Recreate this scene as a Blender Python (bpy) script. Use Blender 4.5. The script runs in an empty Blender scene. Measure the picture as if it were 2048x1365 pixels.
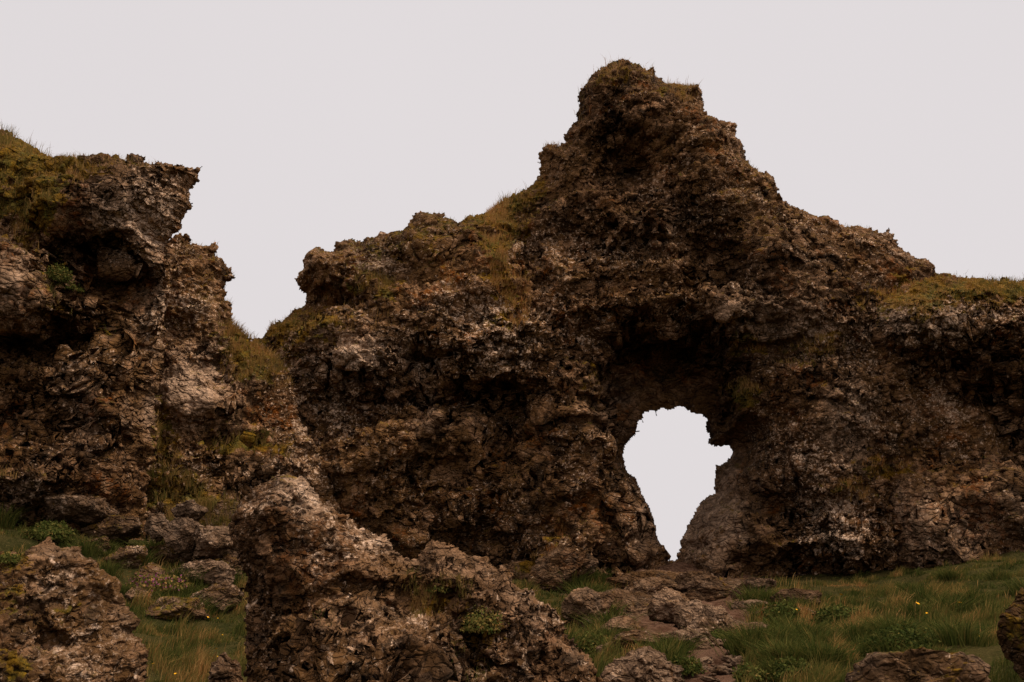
import bpy, math, numpy as np
from mathutils import Vector

# ------------------------------------------------------------------ camera, sky, sun, exposure
SC = bpy.context.scene
COL = SC.collection
W0, H0, FPX = 2048.0, 1365.0, 1991.0
PITCH = math.radians(14.0)
EYE = np.array([0.0, 0.0, 1.6])
cam_d = bpy.data.cameras.new('camera')
cam = bpy.data.objects.new('camera', cam_d)
COL.objects.link(cam)
cam.location = EYE
cam.rotation_euler = (math.radians(90) + PITCH, 0, 0)
cam_d.sensor_width = 36.0
cam_d.lens = FPX / W0 * 36.0
cam_d.clip_end = 6000
cam_d.dof.use_dof = True
cam_d.dof.focus_distance = 9.0
cam_d.dof.aperture_fstop = 7.0
SC.camera = cam

SUN_EL, SUN_AZ = math.radians(58), math.radians(58)     # azimuth measured from +X towards +Y is not needed: see vector
world = bpy.data.worlds.new("World")
SC.world = world
world.use_nodes = True
nt = world.node_tree
nt.nodes.clear()
out = nt.nodes.new('ShaderNodeOutputWorld')
bg = nt.nodes.new('ShaderNodeBackground')
sky = nt.nodes.new('ShaderNodeTexSky')
sky.sky_type = 'NISHITA'
sky.sun_disc = False
sky.sun_elevation = SUN_EL
sky.sun_rotation = math.radians(125)
sky.air_density = 1.0
sky.dust_density = 6.0
skm = nt.nodes.new('ShaderNodeVectorMath'); skm.operation = 'SCALE'; skm.inputs['Scale'].default_value = 0.06
nt.links.new(sky.outputs[0], skm.inputs[0])
tc = nt.nodes.new('ShaderNodeTexCoord')
sx = nt.nodes.new('ShaderNodeSeparateXYZ')
nt.links.new(tc.outputs['Generated'], sx.inputs[0])
rp = nt.nodes.new('ShaderNodeValToRGB')
nt.links.new(sx.outputs['Z'], rp.inputs[0])
e = rp.color_ramp.elements
e[0].position = 0.0; e[0].color = (.772, .728, .738, 1)
e[1].position = 1.0; e[1].color = (2.3, 2.0, 1.75, 1)
m = rp.color_ramp.elements.new(0.60); m.color = (.765, .722, .733, 1)
mx = nt.nodes.new('ShaderNodeMix'); mx.data_type = 'RGBA'; mx.inputs[0].default_value = 0.97
nt.links.new(skm.outputs[0], mx.inputs[6]); 
cn = nt.nodes.new('ShaderNodeTexNoise'); cn.inputs['Scale'].default_value = 1.6; cn.inputs['Detail'].default_value = 3
cr = nt.nodes.new('ShaderNodeMapRange'); cr.inputs[3].default_value = .955; cr.inputs[4].default_value = 1.035
cm = nt.nodes.new('ShaderNodeVectorMath'); cm.operation = 'SCALE'
nt.links.new(tc.outputs['Generated'], cn.inputs['Vector']); nt.links.new(cn.outputs['Fac'], cr.inputs[0])
nt.links.new(rp.outputs[0], cm.inputs[0]); nt.links.new(cr.outputs[0], cm.inputs['Scale'])
nt.links.new(cm.outputs[0], mx.inputs[7])
nt.links.new(mx.outputs[2], bg.inputs['Color'])
bg.inputs['Strength'].default_value = 1.0
nt.links.new(bg.outputs[0], out.inputs[0])

sun_d = bpy.data.lights.new('sun', 'SUN')
sun = bpy.data.objects.new('sun', sun_d)
COL.objects.link(sun)
sun_d.energy = 2.6
sun_d.angle = math.radians(11)
sun_d.color = (1.0, .90, .78)
sv = Vector((0.72, -0.12, 1.15)).normalized()            # direction towards the sun: high, right, a little behind us
sun.rotation_euler = sv.to_track_quat('Z', 'Y').to_euler()
SC.view_settings.view_transform = 'Standard'
SC.view_settings.look = 'None'
SC.view_settings.exposure = 0.0
SC.view_settings.gamma = 1.0
SC.cycles.max_bounces = 5
SC.cycles.diffuse_bounces = 3

# ------------------------------------------------------------------ pixel <-> place
cP, sP = math.cos(PITCH), math.sin(PITCH)
def at(px, py, Y):
    px = np.asarray(px, float); py = np.asarray(py, float)
    a = (px - W0/2)/FPX; b = (H0/2 - py)/FPX
    t = Y/(cP - b*sP)
    return a*t, EYE[2] + (sP + b*cP)*t        # x, z
def topx(P):
    x = P[:, 0]; y = P[:, 1]; z = P[:, 2] - EYE[2]
    dep = y*cP + z*sP
    up = -y*sP + z*cP
    dep = np.maximum(dep, .05)
    return W0/2 + FPX*x/dep, H0/2 - FPX*up/dep

# ------------------------------------------------------------------ noise
def _hash(ix, iy, iz, s):
    h = (ix.astype(np.int64)*374761393 + iy.astype(np.int64)*668265263 + iz.astype(np.int64)*2147483647 + s*1274126177) & 0xffffffff
    h = ((h ^ (h >> 13))*1274126177) & 0xffffffff
    h = ((h ^ (h >> 16))*2246822519) & 0xffffffff
    return h ^ (h >> 15)
def h01(ix, iy, iz, s): return (_hash(ix, iy, iz, s) & 0xffffff)/16777216.0
def perlin(P, s=0):
    I = np.floor(P).astype(np.int64); f = P - I
    u = f*f*f*(f*(f*6 - 15) + 10)
    r = np.zeros(len(P))
    for dx in (0, 1):
        wx = u[:, 0] if dx else 1 - u[:, 0]
        for dy in (0, 1):
            wy = u[:, 1] if dy else 1 - u[:, 1]
            for dz in (0, 1):
                wz = u[:, 2] if dz else 1 - u[:, 2]
                h = _hash(I[:, 0] + dx, I[:, 1] + dy, I[:, 2] + dz, s)
                gx = (h & 1023)/511.5 - 1; gy = ((h >> 10) & 1023)/511.5 - 1; gz = ((h >> 20) & 1023)/511.5 - 1
                r += wx*wy*wz*(gx*(f[:, 0] - dx) + gy*(f[:, 1] - dy) + gz*(f[:, 2] - dz))
    return r*1.5
def fbm(P, size, octs=4, s=0, gain=.5):
    r = 0; a = 1; q = P/size
    for o in range(octs):
        r = r + a*perlin(q*(2.03**o) + 17.3*o, s + o); a *= gain
    return r
def billow(P, size, s=0):
    return np.abs(perlin(P/size, s))*2 - .45
def cells(P, size, s=0, stretch=(1, 1, 1)):
    """nearest-cell facets: returns facet offset, border closeness, cell random"""
    q = P/(size*np.array(stretch))
    I = np.floor(q - .5).astype(np.int64)
    b1 = np.full(len(P), 9e9); b2 = b1.copy()
    off = np.zeros(len(P)); rnd = np.zeros(len(P))
    for dx in (0, 1):
        for dy in (0, 1):
            for dz in (0, 1):
                i, j, k = I[:, 0] + dx, I[:, 1] + dy, I[:, 2] + dz
                h = _hash(i, j, k, s)
                cx = i + .5 + ((h & 255)/255 - .5)*.8; cy = j + .5 + (((h >> 8) & 255)/255 - .5)*.8; cz = k + .5 + (((h >> 16) & 255)/255 - .5)*.8
                ax, ay, az = q[:, 0] - cx, q[:, 1] - cy, q[:, 2] - cz
                d = np.sqrt(ax*ax + ay*ay + az*az)
                g = _hash(i, j, k, s + 77)
                o = ax*((g & 255)/127.5 - 1) + ay*(((g >> 8) & 255)/127.5 - 1) + az*(((g >> 16) & 255)/127.5 - 1) + (((h >> 24) & 255)/255 - .5)*.9
                c = d < b1
                b2 = np.where(c, b1, np.minimum(b2, d))
                off = np.where(c, o, off); rnd = np.where(c, (g >> 24)/255., rnd)
                b1 = np.where(c, d, b1)
    return off, b2 - b1, rnd
def facets(P, size, s=0, stretch=(1, 1, 1), tilt=1.0, round_=.75):
    """continuous upper envelope of tilted planes: flat faces meeting in creases"""
    q = P/(size*np.array(stretch))
    I = np.floor(q).astype(np.int64)
    best = np.full(len(P), -9.)
    for dx in (-1, 0, 1):
        for dz in (-1, 0, 1):
            for dy in (0, 1):
                i, j, k = I[:, 0] + dx, np.floor(q[:, 1] - .5).astype(np.int64) + dy, I[:, 2] + dz
                h = _hash(i, j, k, s)
                ax = q[:, 0] - i - ((h & 255)/255); ay = q[:, 1] - j - (((h >> 8) & 255)/255); az = q[:, 2] - k - (((h >> 16) & 255)/255)
                g = _hash(i, j, k, s + 77)
                v = tilt*(ax*((g & 255)/127.5 - 1) + ay*(((g >> 8) & 255)/127.5 - 1) + az*(((g >> 16) & 255)/127.5 - 1)) + (((h >> 24) & 255)/255 - .5)*.8 - round_*(ax*ax + ay*ay + az*az)
                best = np.maximum(best, v)
    return best - .35
def sstep(a, b, x):
    t = np.clip((x - a)/(b - a), 0, 1); return t*t*(3 - 2*t)

# ------------------------------------------------------------------ mesh helpers
def mesh_np(name, V, F, mat=None, attrs=None, smooth=True, parent=None, link=True):
    me = bpy.data.meshes.new(name)
    k = F.shape[1]
    me.vertices.add(len(V)); me.vertices.foreach_set('co', np.ascontiguousarray(V, np.float32).ravel())
    me.loops.add(F.size); me.loops.foreach_set('vertex_index', np.ascontiguousarray(F, np.int32).ravel())
    me.polygons.add(len(F)); me.polygons.foreach_set('loop_start', np.arange(0, F.size, k, dtype=np.int32))
    me.polygons.foreach_set('loop_total', np.full(len(F), k, np.int32))
    me.update(calc_edges=True)
    me.polygons.foreach_set('use_smooth', np.full(len(F), smooth, bool))
    for n, a in (attrs or {}).items():
        at_ = me.attributes.new(n, 'FLOAT', 'POINT'); at_.data.foreach_set('value', np.ascontiguousarray(a, np.float32))
    if mat: me.materials.append(mat)
    ob = bpy.data.objects.new(name, me)
    if link: COL.objects.link(ob)
    if parent: ob.parent = parent
    return ob
def tag(o, label=None, cat=None, group=None, kind=None):
    if label: o['label'] = label
    if cat: o['category'] = cat
    if group: o['group'] = group
    if kind: o['kind'] = kind
    return o
def vnormals(V, F):
    N = np.zeros_like(V)
    a, b, c = V[F[:, 0]], V[F[:, 1]], V[F[:, 2]]
    n = np.cross(b - a, c - a)
    if F.shape[1] == 4:
        n = n + np.cross(c - a, V[F[:, 3]] - a)
        ks = range(4)
    else: ks = range(3)
    for k in ks:
        for ax in range(3):
            N[:, ax] += np.bincount(F[:, k], n[:, ax], len(V))
    return N/np.maximum(np.linalg.norm(N, axis=1), 1e-9)[:, None]
def rebase(ob, V):
    """move an object's origin to its base without moving its surface"""
    c = np.array([(V[:, 0].min() + V[:, 0].max())/2, (V[:, 1].min() + V[:, 1].max())/2, V[:, 2].min()])
    ob.data.vertices.foreach_set('co', np.ascontiguousarray(V - c, np.float32).ravel())
    ob.data.update(); ob.location = c
    return ob

# ------------------------------------------------------------------ materials
def new_mat(name):
    mt = bpy.data.materials.new(name); mt.use_nodes = True
    t = mt.node_tree; t.nodes.clear()
    o = t.nodes.new('ShaderNodeOutputMaterial'); b = t.nodes.new('ShaderNodeBsdfPrincipled')
    t.links.new(b.outputs[0], o.inputs[0])
    b.inputs['Roughness'].default_value = .95
    b.inputs['Specular IOR Level'].default_value = .12
    return mt, t, b
class NB:
    def __init__(s, t): s.t = t
    def link(s, a, b): s.t.links.new(a, b)
    def put(s, sock, v):
        if hasattr(v, 'node'): s.t.links.new(v, sock)
        else: sock.default_value = v
    def pos(s):
        if not hasattr(s, '_p'): s._p = s.t.nodes.new('ShaderNodeNewGeometry').outputs['Position']
        return s._p
    def noise(s, scale, detail=4, rough=.55, dist=0, off=0, vec=None):
        n = s.t.nodes.new('ShaderNodeTexNoise')
        v = vec or s.pos()
        if off:
            a = s.t.nodes.new('ShaderNodeVectorMath'); a.operation = 'ADD'; a.inputs[1].default_value = (off, off*1.7, off*.6)
            s.link(v, a.inputs[0]); v = a.outputs[0]
        s.link(v, n.inputs['Vector'])
        n.inputs['Scale'].default_value = scale; n.inputs['Detail'].default_value = detail
        n.inputs['Roughness'].default_value = rough; n.inputs['Distortion'].default_value = dist
        return n.outputs['Fac']
    def voro(s, scale, feature='F1', out='Distance', rnd=1):
        n = s.t.nodes.new('ShaderNodeTexVoronoi'); n.feature = feature
        s.link(s.pos(), n.inputs['Vector']); n.inputs['Scale'].default_value = scale; n.inputs['Randomness'].default_value = rnd
        return n.outputs[out]
    def math(s, op, a, b=0.0, c=None):
        n = s.t.nodes.new('ShaderNodeMath'); n.operation = op
        s.put(n.inputs[0], a); s.put(n.inputs[1], b)
        if c is not None: s.put(n.inputs[2], c)
        return n.outputs[0]
    def rng(s, v, a, b, c=0., d=1., smooth=True):
        n = s.t.nodes.new('ShaderNodeMapRange')
        if smooth: n.interpolation_type = 'SMOOTHSTEP'
        s.put(n.inputs[0], v)
        for i, x in enumerate((a, b, c, d)): n.inputs[i + 1].default_value = x
        return n.outputs[0]
    def mix(s, f, a, b):
        n = s.t.nodes.new('ShaderNodeMix'); n.data_type = 'RGBA'
        s.put(n.inputs[0], f)
        for sock, v in ((n.inputs[6], a), (n.inputs[7], b)):
            if hasattr(v, 'node'): s.link(v, sock)
            else: sock.default_value = (*v, 1)
        return n.outputs[2]
    def mul(s, c, f):
        n = s.t.nodes.new('ShaderNodeVectorMath'); n.operation = 'SCALE'
        s.link(c, n.inputs[0]); s.put(n.inputs['Scale'], f); return n.outputs[0]
    def attr(s, name):
        n = s.t.nodes.new('ShaderNodeAttribute'); n.attribute_name = name; return n.outputs['Fac']
    def bump(s, h, dist, strength=1, nrm=None):
        n = s.t.nodes.new('ShaderNodeBump'); n.inputs['Distance'].default_value = dist; n.inputs['Strength'].default_value = strength
        s.link(h, n.inputs['Height'])
        if nrm: s.link(nrm, n.inputs['Normal'])
        return n.outputs[0]

def rock_mat(name, k=1.0, tone=1.0, warm=1.0, fleck=1.0):
    """k: size of the surface grain (1 = far cliffs, larger = finer)"""
    mt, t, b = new_mat(name); n = NB(t)
    big = n.noise(.55, 5, .6, .6); mid = n.noise(2.6*k, 7, .68, .8, 5); fine = n.noise(11*k, 6, .72, .3, 11)
    c = n.mix(n.rng(big, .36, .64), (.056*tone, .0300*tone, .0155*tone), (.125*tone, .071*tone*warm, .037*tone))
    c = n.mix(n.rng(mid, .47, .66), c, (.235*tone, .142*tone, .088*tone))
    c = n.mix(n.rng(fine, .44, .30), c, (.018, .011, .007))
    c = n.mix(n.rng(n.noise(1.7*k, 6, .7, .7, 17), .50, .34, 0, .75), c, (.024, .0165, .011))
    # rust
    red = n.math('MULTIPLY', n.rng(n.noise(1.1, 5, .6, .5, 23), .52, .68), n.rng(n.noise(7*k, 4, .6, 0, 31), .42, .6))
    c = n.mix(n.math('MULTIPLY', red, .5 if k < 1.2 else .18), c, (.16*tone, .052*tone, .020*tone))
    # bare grey-pink rock
    bare = n.attr('bare')
    bc = n.mix(n.rng(mid, .35, .66), (.180*tone, .118*tone, .080*tone), (.40*tone, .28*tone, .20*tone))
    bc = n.mix(n.rng(fine, .41, .29), bc, (.045, .028, .02))
    c = n.mix(n.math('MULTIPLY', bare, n.rng(n.noise(3.2*k, 6, .7, .6, 41), .32, .5)), c, bc)
    # pale lichen: irregular crusts and specks
    lich = n.attr('lich')
    sp = n.noise(16*k, 4, .62, .5, 53); sp2 = n.noise(4.2*k, 7, .76, .9, 61)
    l1 = n.math('ADD', n.math('MULTIPLY', lich, .18), sp)
    l2 = n.math('ADD', n.math('MULTIPLY', lich, .16), sp2)
    brk = n.rng(n.noise(9*k, 5, .7, 0, 67), .42, .56)
    lm = n.math('MAXIMUM', n.math('MULTIPLY', n.rng(l1, .675, .73), fleck), n.math('MULTIPLY', n.rng(l2, .63, .69), brk))
    lc = n.mix(n.rng(fine, .35, .65), (.27, .18, .12), (.56, .42, .32))
    c = n.mix(n.math('MULTIPLY', lm, .9), c, lc)
    # moss and dry growth
    moss = n.attr('moss')
    mm = n.rng(n.math('ADD', n.math('MULTIPLY', moss, .5), n.noise(5*k, 6, .72, .4, 71)), .70, .82)
    mc = n.mix(n.rng(n.noise(2.2, 4, .6, 0, 83), .4, .62), (.105, .060, .019), (.060, .050, .015))
    mc = n.mix(n.rng(n.noise(14*k, 3, .6, 0, 91), .5, .68), mc, (.17, .105, .032))
    c = n.mix(n.math('MULTIPLY', mm, .9), c, mc)
    wide = n.noise(.22, 3, .5, .4, 101)
    c = n.mul(c, n.rng(wide, .38, .62, .80, 1.22))
    hs = t.nodes.new('ShaderNodeHueSaturation'); hs.inputs['Saturation'].default_value = 1.20; hs.inputs['Value'].default_value = 1.25; hs.inputs['Hue'].default_value = .4985
    n.link(c, hs.inputs['Color']); c = hs.outputs[0]
    n.link(c, b.inputs['Base Color'])
    pit = n.voro(22*k)
    def crack(sc_, w_, o_):
        nz = t.nodes.new('ShaderNodeTexNoise'); nz.inputs['Scale'].default_value = sc_*.9; nz.inputs['Detail'].default_value = 4
        n.link(n.pos(), nz.inputs['Vector'])
        a_ = t.nodes.new('ShaderNodeVectorMath'); a_.operation = 'MULTIPLY_ADD'; a_.inputs[1].default_value = (.9/sc_,)*3
        n.link(nz.outputs['Color'], a_.inputs[0])
        m_ = t.nodes.new('ShaderNodeVectorMath'); m_.operation = 'MULTIPLY'; m_.inputs[1].default_value = (.75, 1, 1.35)
        n.link(n.pos(), m_.inputs[0]); n.link(m_.outputs[0], a_.inputs[2])
        v_ = t.nodes.new('ShaderNodeTexVoronoi'); v_.feature = 'DISTANCE_TO_EDGE'; v_.inputs['Scale'].default_value = sc_
        n.link(a_.outputs[0], v_.inputs['Vector'])
        u_ = t.nodes.new('ShaderNodeTexVoronoi'); u_.feature = 'F1'; u_.inputs['Scale'].default_value = sc_
        n.link(a_.outputs[0], u_.inputs['Vector'])
        return n.math('ADD', n.rng(v_.outputs[0], 0, w_), n.math('MULTIPLY', u_.outputs['Distance'], -.9))
    ck = n.math('ADD', n.math('MULTIPLY', crack(2.6*k, .10, 1), 1.3), n.math('MULTIPLY', crack(7*k, .12, 2), .55))
    blk = n.attr('blk'); soft = n.math('SUBTRACT', 1.0, n.math('MULTIPLY', blk, .62))
    h = n.math('ADD', n.math('MULTIPLY', mid, 1.0), n.math('MULTIPLY', fine, .55))
    h = n.math('ADD', h, n.math('MULTIPLY', n.noise(42*k, 4, .7), .22))
    h = n.math('ADD', h, n.math('MULTIPLY', pit, .28))
    h = n.math('MULTIPLY', h, soft)
    h = n.math('ADD', h, n.math('MULTIPLY', ck, n.math('ADD', .30, n.math('MULTIPLY', blk, .75))))
    n.link(n.bump(h, .085/k, .9), b.inputs['Normal'])
    return mt

ROCK_FAR = rock_mat('lava_rock', 1.0, .92)
ROCK_NEAR = rock_mat('lava_rock_close', 1.8, .74, 1.0, .35)
ROCK_MID = rock_mat('lava_rock_rubble', 1.5, .60, 1.0, .5)

def ground_mat():
    mt, t, b = new_mat('turf_and_soil'); n = NB(t)
    b.inputs['Specular IOR Level'].default_value = .0
    a = n.noise(1.6, 6, .65, .5); f = n.noise(18, 5, .7)
    g = n.mix(n.rng(a, .38, .62), (.026, .026, .008), (.055, .043, .015))
    g = n.mix(n.rng(f, .52, .7), g, (.085, .066, .024))
    d = n.mix(n.rng(n.noise(6, 6, .7), .36, .62), (.070, .034, .020), (.145, .080, .050))
    d = n.mix(n.rng(f, .4, .3), d, (.03, .018, .012))
    dm = n.rng(n.math('ADD', n.attr('dirt'), n.math('MULTIPLY', n.math('SUBTRACT', n.noise(4, 5, .65, 0, 9), .5), 1.1)), .42, .58)
    n.link(n.mix(dm, g, d), b.inputs['Base Color'])
    n.link(n.bump(n.math('ADD', a, f), .06, .9), b.inputs['Normal'])
    return mt
GROUND = ground_mat()

def blade_mat(name, cols):
    mt, t, b = new_mat(name); n = NB(t)
    r = t.nodes.new('ShaderNodeValToRGB'); n.link(n.attr('hue'), r.inputs[0])
    el = r.color_ramp.elements
    el[0].color = (*cols[0], 1); el[-1].color = (*cols[-1], 1)
    for i in range(1, len(cols) - 1):
        x = el.new(i/(len(cols) - 1)); x.color = (*cols[i], 1)
    n.link(r.outputs[0], b.inputs['Base Color'])
    b.inputs['Roughness'].default_value = .9; b.inputs['Specular IOR Level'].default_value = .04
    tr = t.nodes.new('ShaderNodeBsdfTranslucent'); n.link(r.outputs[0], tr.inputs[0])
    ms = t.nodes.new('ShaderNodeMixShader'); ms.inputs[0].default_value = .3
    n.link(b.outputs[0], ms.inputs[1]); n.link(tr.outputs[0], ms.inputs[2])
    n.link(ms.outputs[0], t.nodes['Material Output'].inputs[0])
    return mt
# hue: 0 deep green .. .5 olive .. 1 straw / rust
GRASS = blade_mat('grass_blades', [(.020, .030, .006), (.058, .070, .014), (.120, .108, .026), (.21, .130, .036), (.46, .26, .09), (.30, .110, .032)])
def flat_mat(name, c, var=.3):
    mt, t, b = new_mat(name); n = NB(t)
    n.link(n.mix(n.noise(30, 3), tuple(x*(1 - var) for x in c), tuple(x*(1 + var) for x in c)), b.inputs['Base Color'])
    b.inputs['Roughness'].default_value = .7
    return mt
YELLOW = flat_mat('yellow_petal', (.75, .36, .01), .1)
STEM = flat_mat('green_stem', (.05, .07, .015))
PURPLE = flat_mat('heather_bloom', (.20, .05, .10))

# ------------------------------------------------------------------ fields painted by place
def ell(px, py, items, rag=None):
    """items: (cx, cy, rx, ry, value[, angle_deg[, power]]) -> summed soft ellipses"""
    r = np.zeros(len(px))
    for it in items:
        cx, cy, rx, ry, v = it[:5]
        an = math.radians(it[5]) if len(it) > 5 else 0
        pw = it[6] if len(it) > 6 else 1.0
        dx, dy = px - cx, py - cy
        u = (dx*math.cos(an) + dy*math.sin(an))/rx; w = (-dx*math.sin(an) + dy*math.cos(an))/ry
        r += v*np.exp(-(u*u + w*w)**pw)
    return r
def poly_dist(x, z, px, pz):
    """distance to closed polygon and inside mask"""
    d = np.full(x.shape, 1e9); ins = np.zeros(x.shape, bool)
    n = len(px)
    for i in range(n):
        x0, z0, x1, z1 = px[i], pz[i], px[(i + 1) % n], pz[(i + 1) % n]
        ex, ez = x1 - x0, z1 - z0
        L = ex*ex + ez*ez + 1e-12
        t = np.clip(((x - x0)*ex + (z - z0)*ez)/L, 0, 1)
        d = np.minimum(d, (x - x0 - t*ex)**2 + (z - z0 - t*ez)**2)
        if z0 != z1:
            c = ((z0 > z) != (z1 > z)) & (x < (x1 - x0)*(z - z0)/(z1 - z0) + x0)
            ins ^= c
    return np.sqrt(d), ins

SURF = {}
def rock_detail(V, N, px, py, amp, sc, block, seed):
    """layered displacement along the surface normal"""
    kn = 1 - block
    # lumps and crusts
    d = .30*fbm(V, 3.4*sc, 3, seed)*(1 - .3*block) + (.12 + .30*block)*facets(V*np.array([1, 1, 1.2]) + .3*sc*fbm(V, 1.5*sc, 2, seed + 44)[:, None], 3.0*sc, seed + 41)
    S = V*np.array([1, 1, .55]) + np.stack([.25*fbm(V, 1.1*sc, 2, seed + 18), 0*V[:, 0], 0*V[:, 0]], 1)*sc
    msk = .35 + .65*sstep(-.25, .35, fbm(V, 1.5*sc, 2, seed + 40))
    d += kn*(.13*billow(S, .85*sc, seed + 3) + msk*(.12*billow(V, .36*sc, seed + 4) + .10*billow(S, .17*sc, seed + 5)))
    d += kn*.05*(1 - np.abs(perlin(S/(.30*sc), seed + 6))*2.6)*msk
    W = V + np.stack([fbm(V, .7*sc, 2, seed + 20), fbm(V, .7*sc, 2, seed + 21), fbm(V, .7*sc, 2, seed + 22)], 1)*.16*sc
    W = np.stack([W[:, 0] + .35*W[:, 2], W[:, 1], W[:, 2] - .22*W[:, 0]], 1)
    f1 = facets(W, 1.5*sc, seed + 30, (1.3, 1, .8))
    f2 = -facets(W + .3, .62*sc, seed + 31, (1.45, 1, .75))
    f3 = facets(W, .30*sc, seed + 32, (1.4, 1, .75))
    o2, e2, r2 = cells(W, .85*sc, seed + 34, (1.3, 1, .7))
    d += (.28 + .85*block)*.62*f1 + (.18 + 1.0*block)*.32*f2 + (.20 + .9*block)*.16*f3
    o4, e4, r4 = cells(W + .7, .38*sc, seed + 36, (1.35, 1, .7))
    d += (.06 + .26*block)*(r2 - .5) - (.01 + .05*block)*np.exp(-(e2/.05)**2)
    d += (.05 + .13*block)*(r4 - .5) + (.02 + .07*block)*o4
    return d*amp

def sheet(name, Y0, outline, holes=(), res=.03, D=1.6, slope=1.2, back=1.6, lean=.0, layers=(), bumps=(), warp=.05,
          amp=1., sc=1., block=(), block0=.2, moss=(), moss0=0., lich=(), lich0=0., bare=(), bare0=0., calm=(), seed=1, mat=None, label='', cat='rock', ztop=None, cap_moss=.32):
    ox, oz = at([p[0] for p in outline], [p[1] for p in outline], Y0)
    x0, x1, z0, z1 = ox.min(), ox.max(), oz.min(), oz.max()
    nx, nz = int((x1 - x0)/res) + 3, int((z1 - z0)/res) + 3
    gx, gz = np.meshgrid(x0 - res + np.arange(nx)*res, z0 - res + np.arange(nz)*res)
    X, Z = gx.ravel(), gz.ravel()
    Q = np.stack([X, np.full_like(X, seed*3.7), Z], 1)
    wx = warp*(fbm(Q, .30*sc, 4, seed + 50, .7)); wz = warp*(fbm(Q, .30*sc, 4, seed + 60, .7))
    kb = perlin(Q/(.24*sc), seed + 70)
    s, ins = poly_dist(X + wx, Z + wz, ox, oz)
    s = np.where(ins, s, -s) + .5*warp*(np.abs(kb)*2 - .5)
    for h in holes:
        hx, hz = at([p[0] for p in h], [p[1] for p in h], Y0)
        d, i2 = poly_dist(X + wx*.6, Z + wz*.6, hx, hz)
        s = np.minimum(s, np.where(i2, -d, d))
    mask = s > 0
    sp = np.maximum(s, 0)
    F = D*(1 - np.exp(-sp*slope/D))*np.clip(sp/.5 + .45, 0, 1)
    # plane pixel coordinates for placing features
    ppx, ppy = topx(np.stack([X, np.full_like(X, Y0), Z], 1))
    for ly in layers:
        lx, lz = at([p[0] for p in ly['poly']], [p[1] for p in ly['poly']], Y0 - ly['lift'] - .6*ly['D'] - ly.get('lean', 0)*2)
        d, i3 = poly_dist(X + wx*1.4, Z + wz*1.4, lx, lz)
        g = ly['D']*(1 - np.exp(-d*ly.get('slope', 2.5)/ly['D']))
        F = np.maximum(F, np.where(i3, (ly['lift'] + ly.get('lean', 0)*(oz.max() - Z))*(1 - np.exp(-sp*1.6/ly['lift'])) + g*np.minimum(1, sp/.4), -9)) if not ly.get('add') else F + np.where(i3, g, 0)
    F1 = F + lean*np.maximum((z1 if ztop is None else ztop) - Z, 0)
    ppx, ppy = topx(np.stack([X, Y0 - F1, Z], 1))
    F = F + ell(ppx + wx*300, ppy + wz*300, bumps)*np.minimum(1, sp/.5)
    F = F + lean*np.maximum((z1 if ztop is None else ztop) - Z, 0)*np.minimum(1, sp/.6)
    F = np.maximum(F, .2*np.minimum(1, sp/.6))
    B = back*(1 - np.exp(-sp*1.6/back))
    # indices
    M = mask.reshape(nz, nx)
    quad = M[:-1, :-1] & M[1:, :-1] & M[:-1, 1:] & M[1:, 1:]
    jj, ii = np.nonzero(quad)
    a = jj*nx + ii; f = np.stack([a, a + 1, a + nx + 1, a + nx], 1)
    used = np.zeros(nx*nz, bool); used[f.ravel()] = True
    # boundary vertices: used, but not surrounded by four faces
    cnt = np.bincount(f.ravel(), minlength=nx*nz)
    bd = used & (cnt < 4)
    idf = np.full(nx*nz, -1); idf[used] = np.arange(used.sum())
    nf = used.sum()
    inner = used & ~bd
    idb = idf.copy(); idb[inner] = nf + np.arange(inner.sum())
    Vf = np.stack([X[used], Y0 - F[used], Z[used]], 1)
    Vf[bd[used], 1] = Y0
    Vb = np.stack([X[inner], Y0 + B[inner], Z[inner]], 1)
    V = np.concatenate([Vf, Vb])
    FF = np.concatenate([idf[f], idb[f][:, ::-1]])
    px, py = topx(V)
    N = vnormals(V, FF)
    bl = np.clip(block0 + ell(px, py, block) + .35*fbm(V, 1.8*sc, 2, seed + 7), 0, 1)
    edge = np.concatenate([sp[used], sp[inner]])
    d = rock_detail(V, N, px, py, amp, sc, bl, seed)
    d = d*np.clip(1 - ell(px, py, calm), .12, 1)
    N2 = N.copy(); N2 += .35*np.stack([fbm(V, .5*sc, 2, seed + 8), fbm(V, .5*sc, 2, seed + 9), fbm(V, .5*sc, 2, seed + 10)], 1)
    V = V + N2*(d*(.12 + .88*np.clip(edge/(.9*sc), 0, 1)))[:, None]
    N = vnormals(V, FF)
    d2 = .040*billow(V, .12*sc, seed + 11) + .026*fbm(V, .07*sc, 2, seed + 12)
    V = V + N*(d2*1.25*amp*(1 - .75*bl)*np.clip(1 - ell(px, py, calm), .25, 1))[:, None]
    N = vnormals(V, FF)
    px, py = topx(V)
    rg = fbm(V, .5*sc, 3, seed + 13)
    jx, jy = px + rg*38*sc, py + fbm(V, .5*sc, 3, seed + 14)*38*sc
    mo = np.clip(moss0 + ell(jx, jy, moss) + cap_moss*sstep(.45, .85, N[:, 2]) - .25*sstep(.1, -.4, N[:, 2]), 0, 1)
    li = np.clip(lich0 + ell(jx, jy, lich) + .5*fbm(V, 1.4*sc, 2, seed + 15), 0, 1)
    ba = np.clip(bare0 + ell(jx, jy, bare), 0, 1)
    ob = mesh_np(name, V, FF, mat, {'moss': mo, 'lich': li, 'bare': ba, 'blk': np.clip(bl + ell(px, py, calm)*.3, 0, 1)})
    rebase(ob, V)
    tag(ob, label, cat)
    SURF[ob.name] = (V, N, px, py, mo)
    return ob
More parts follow.
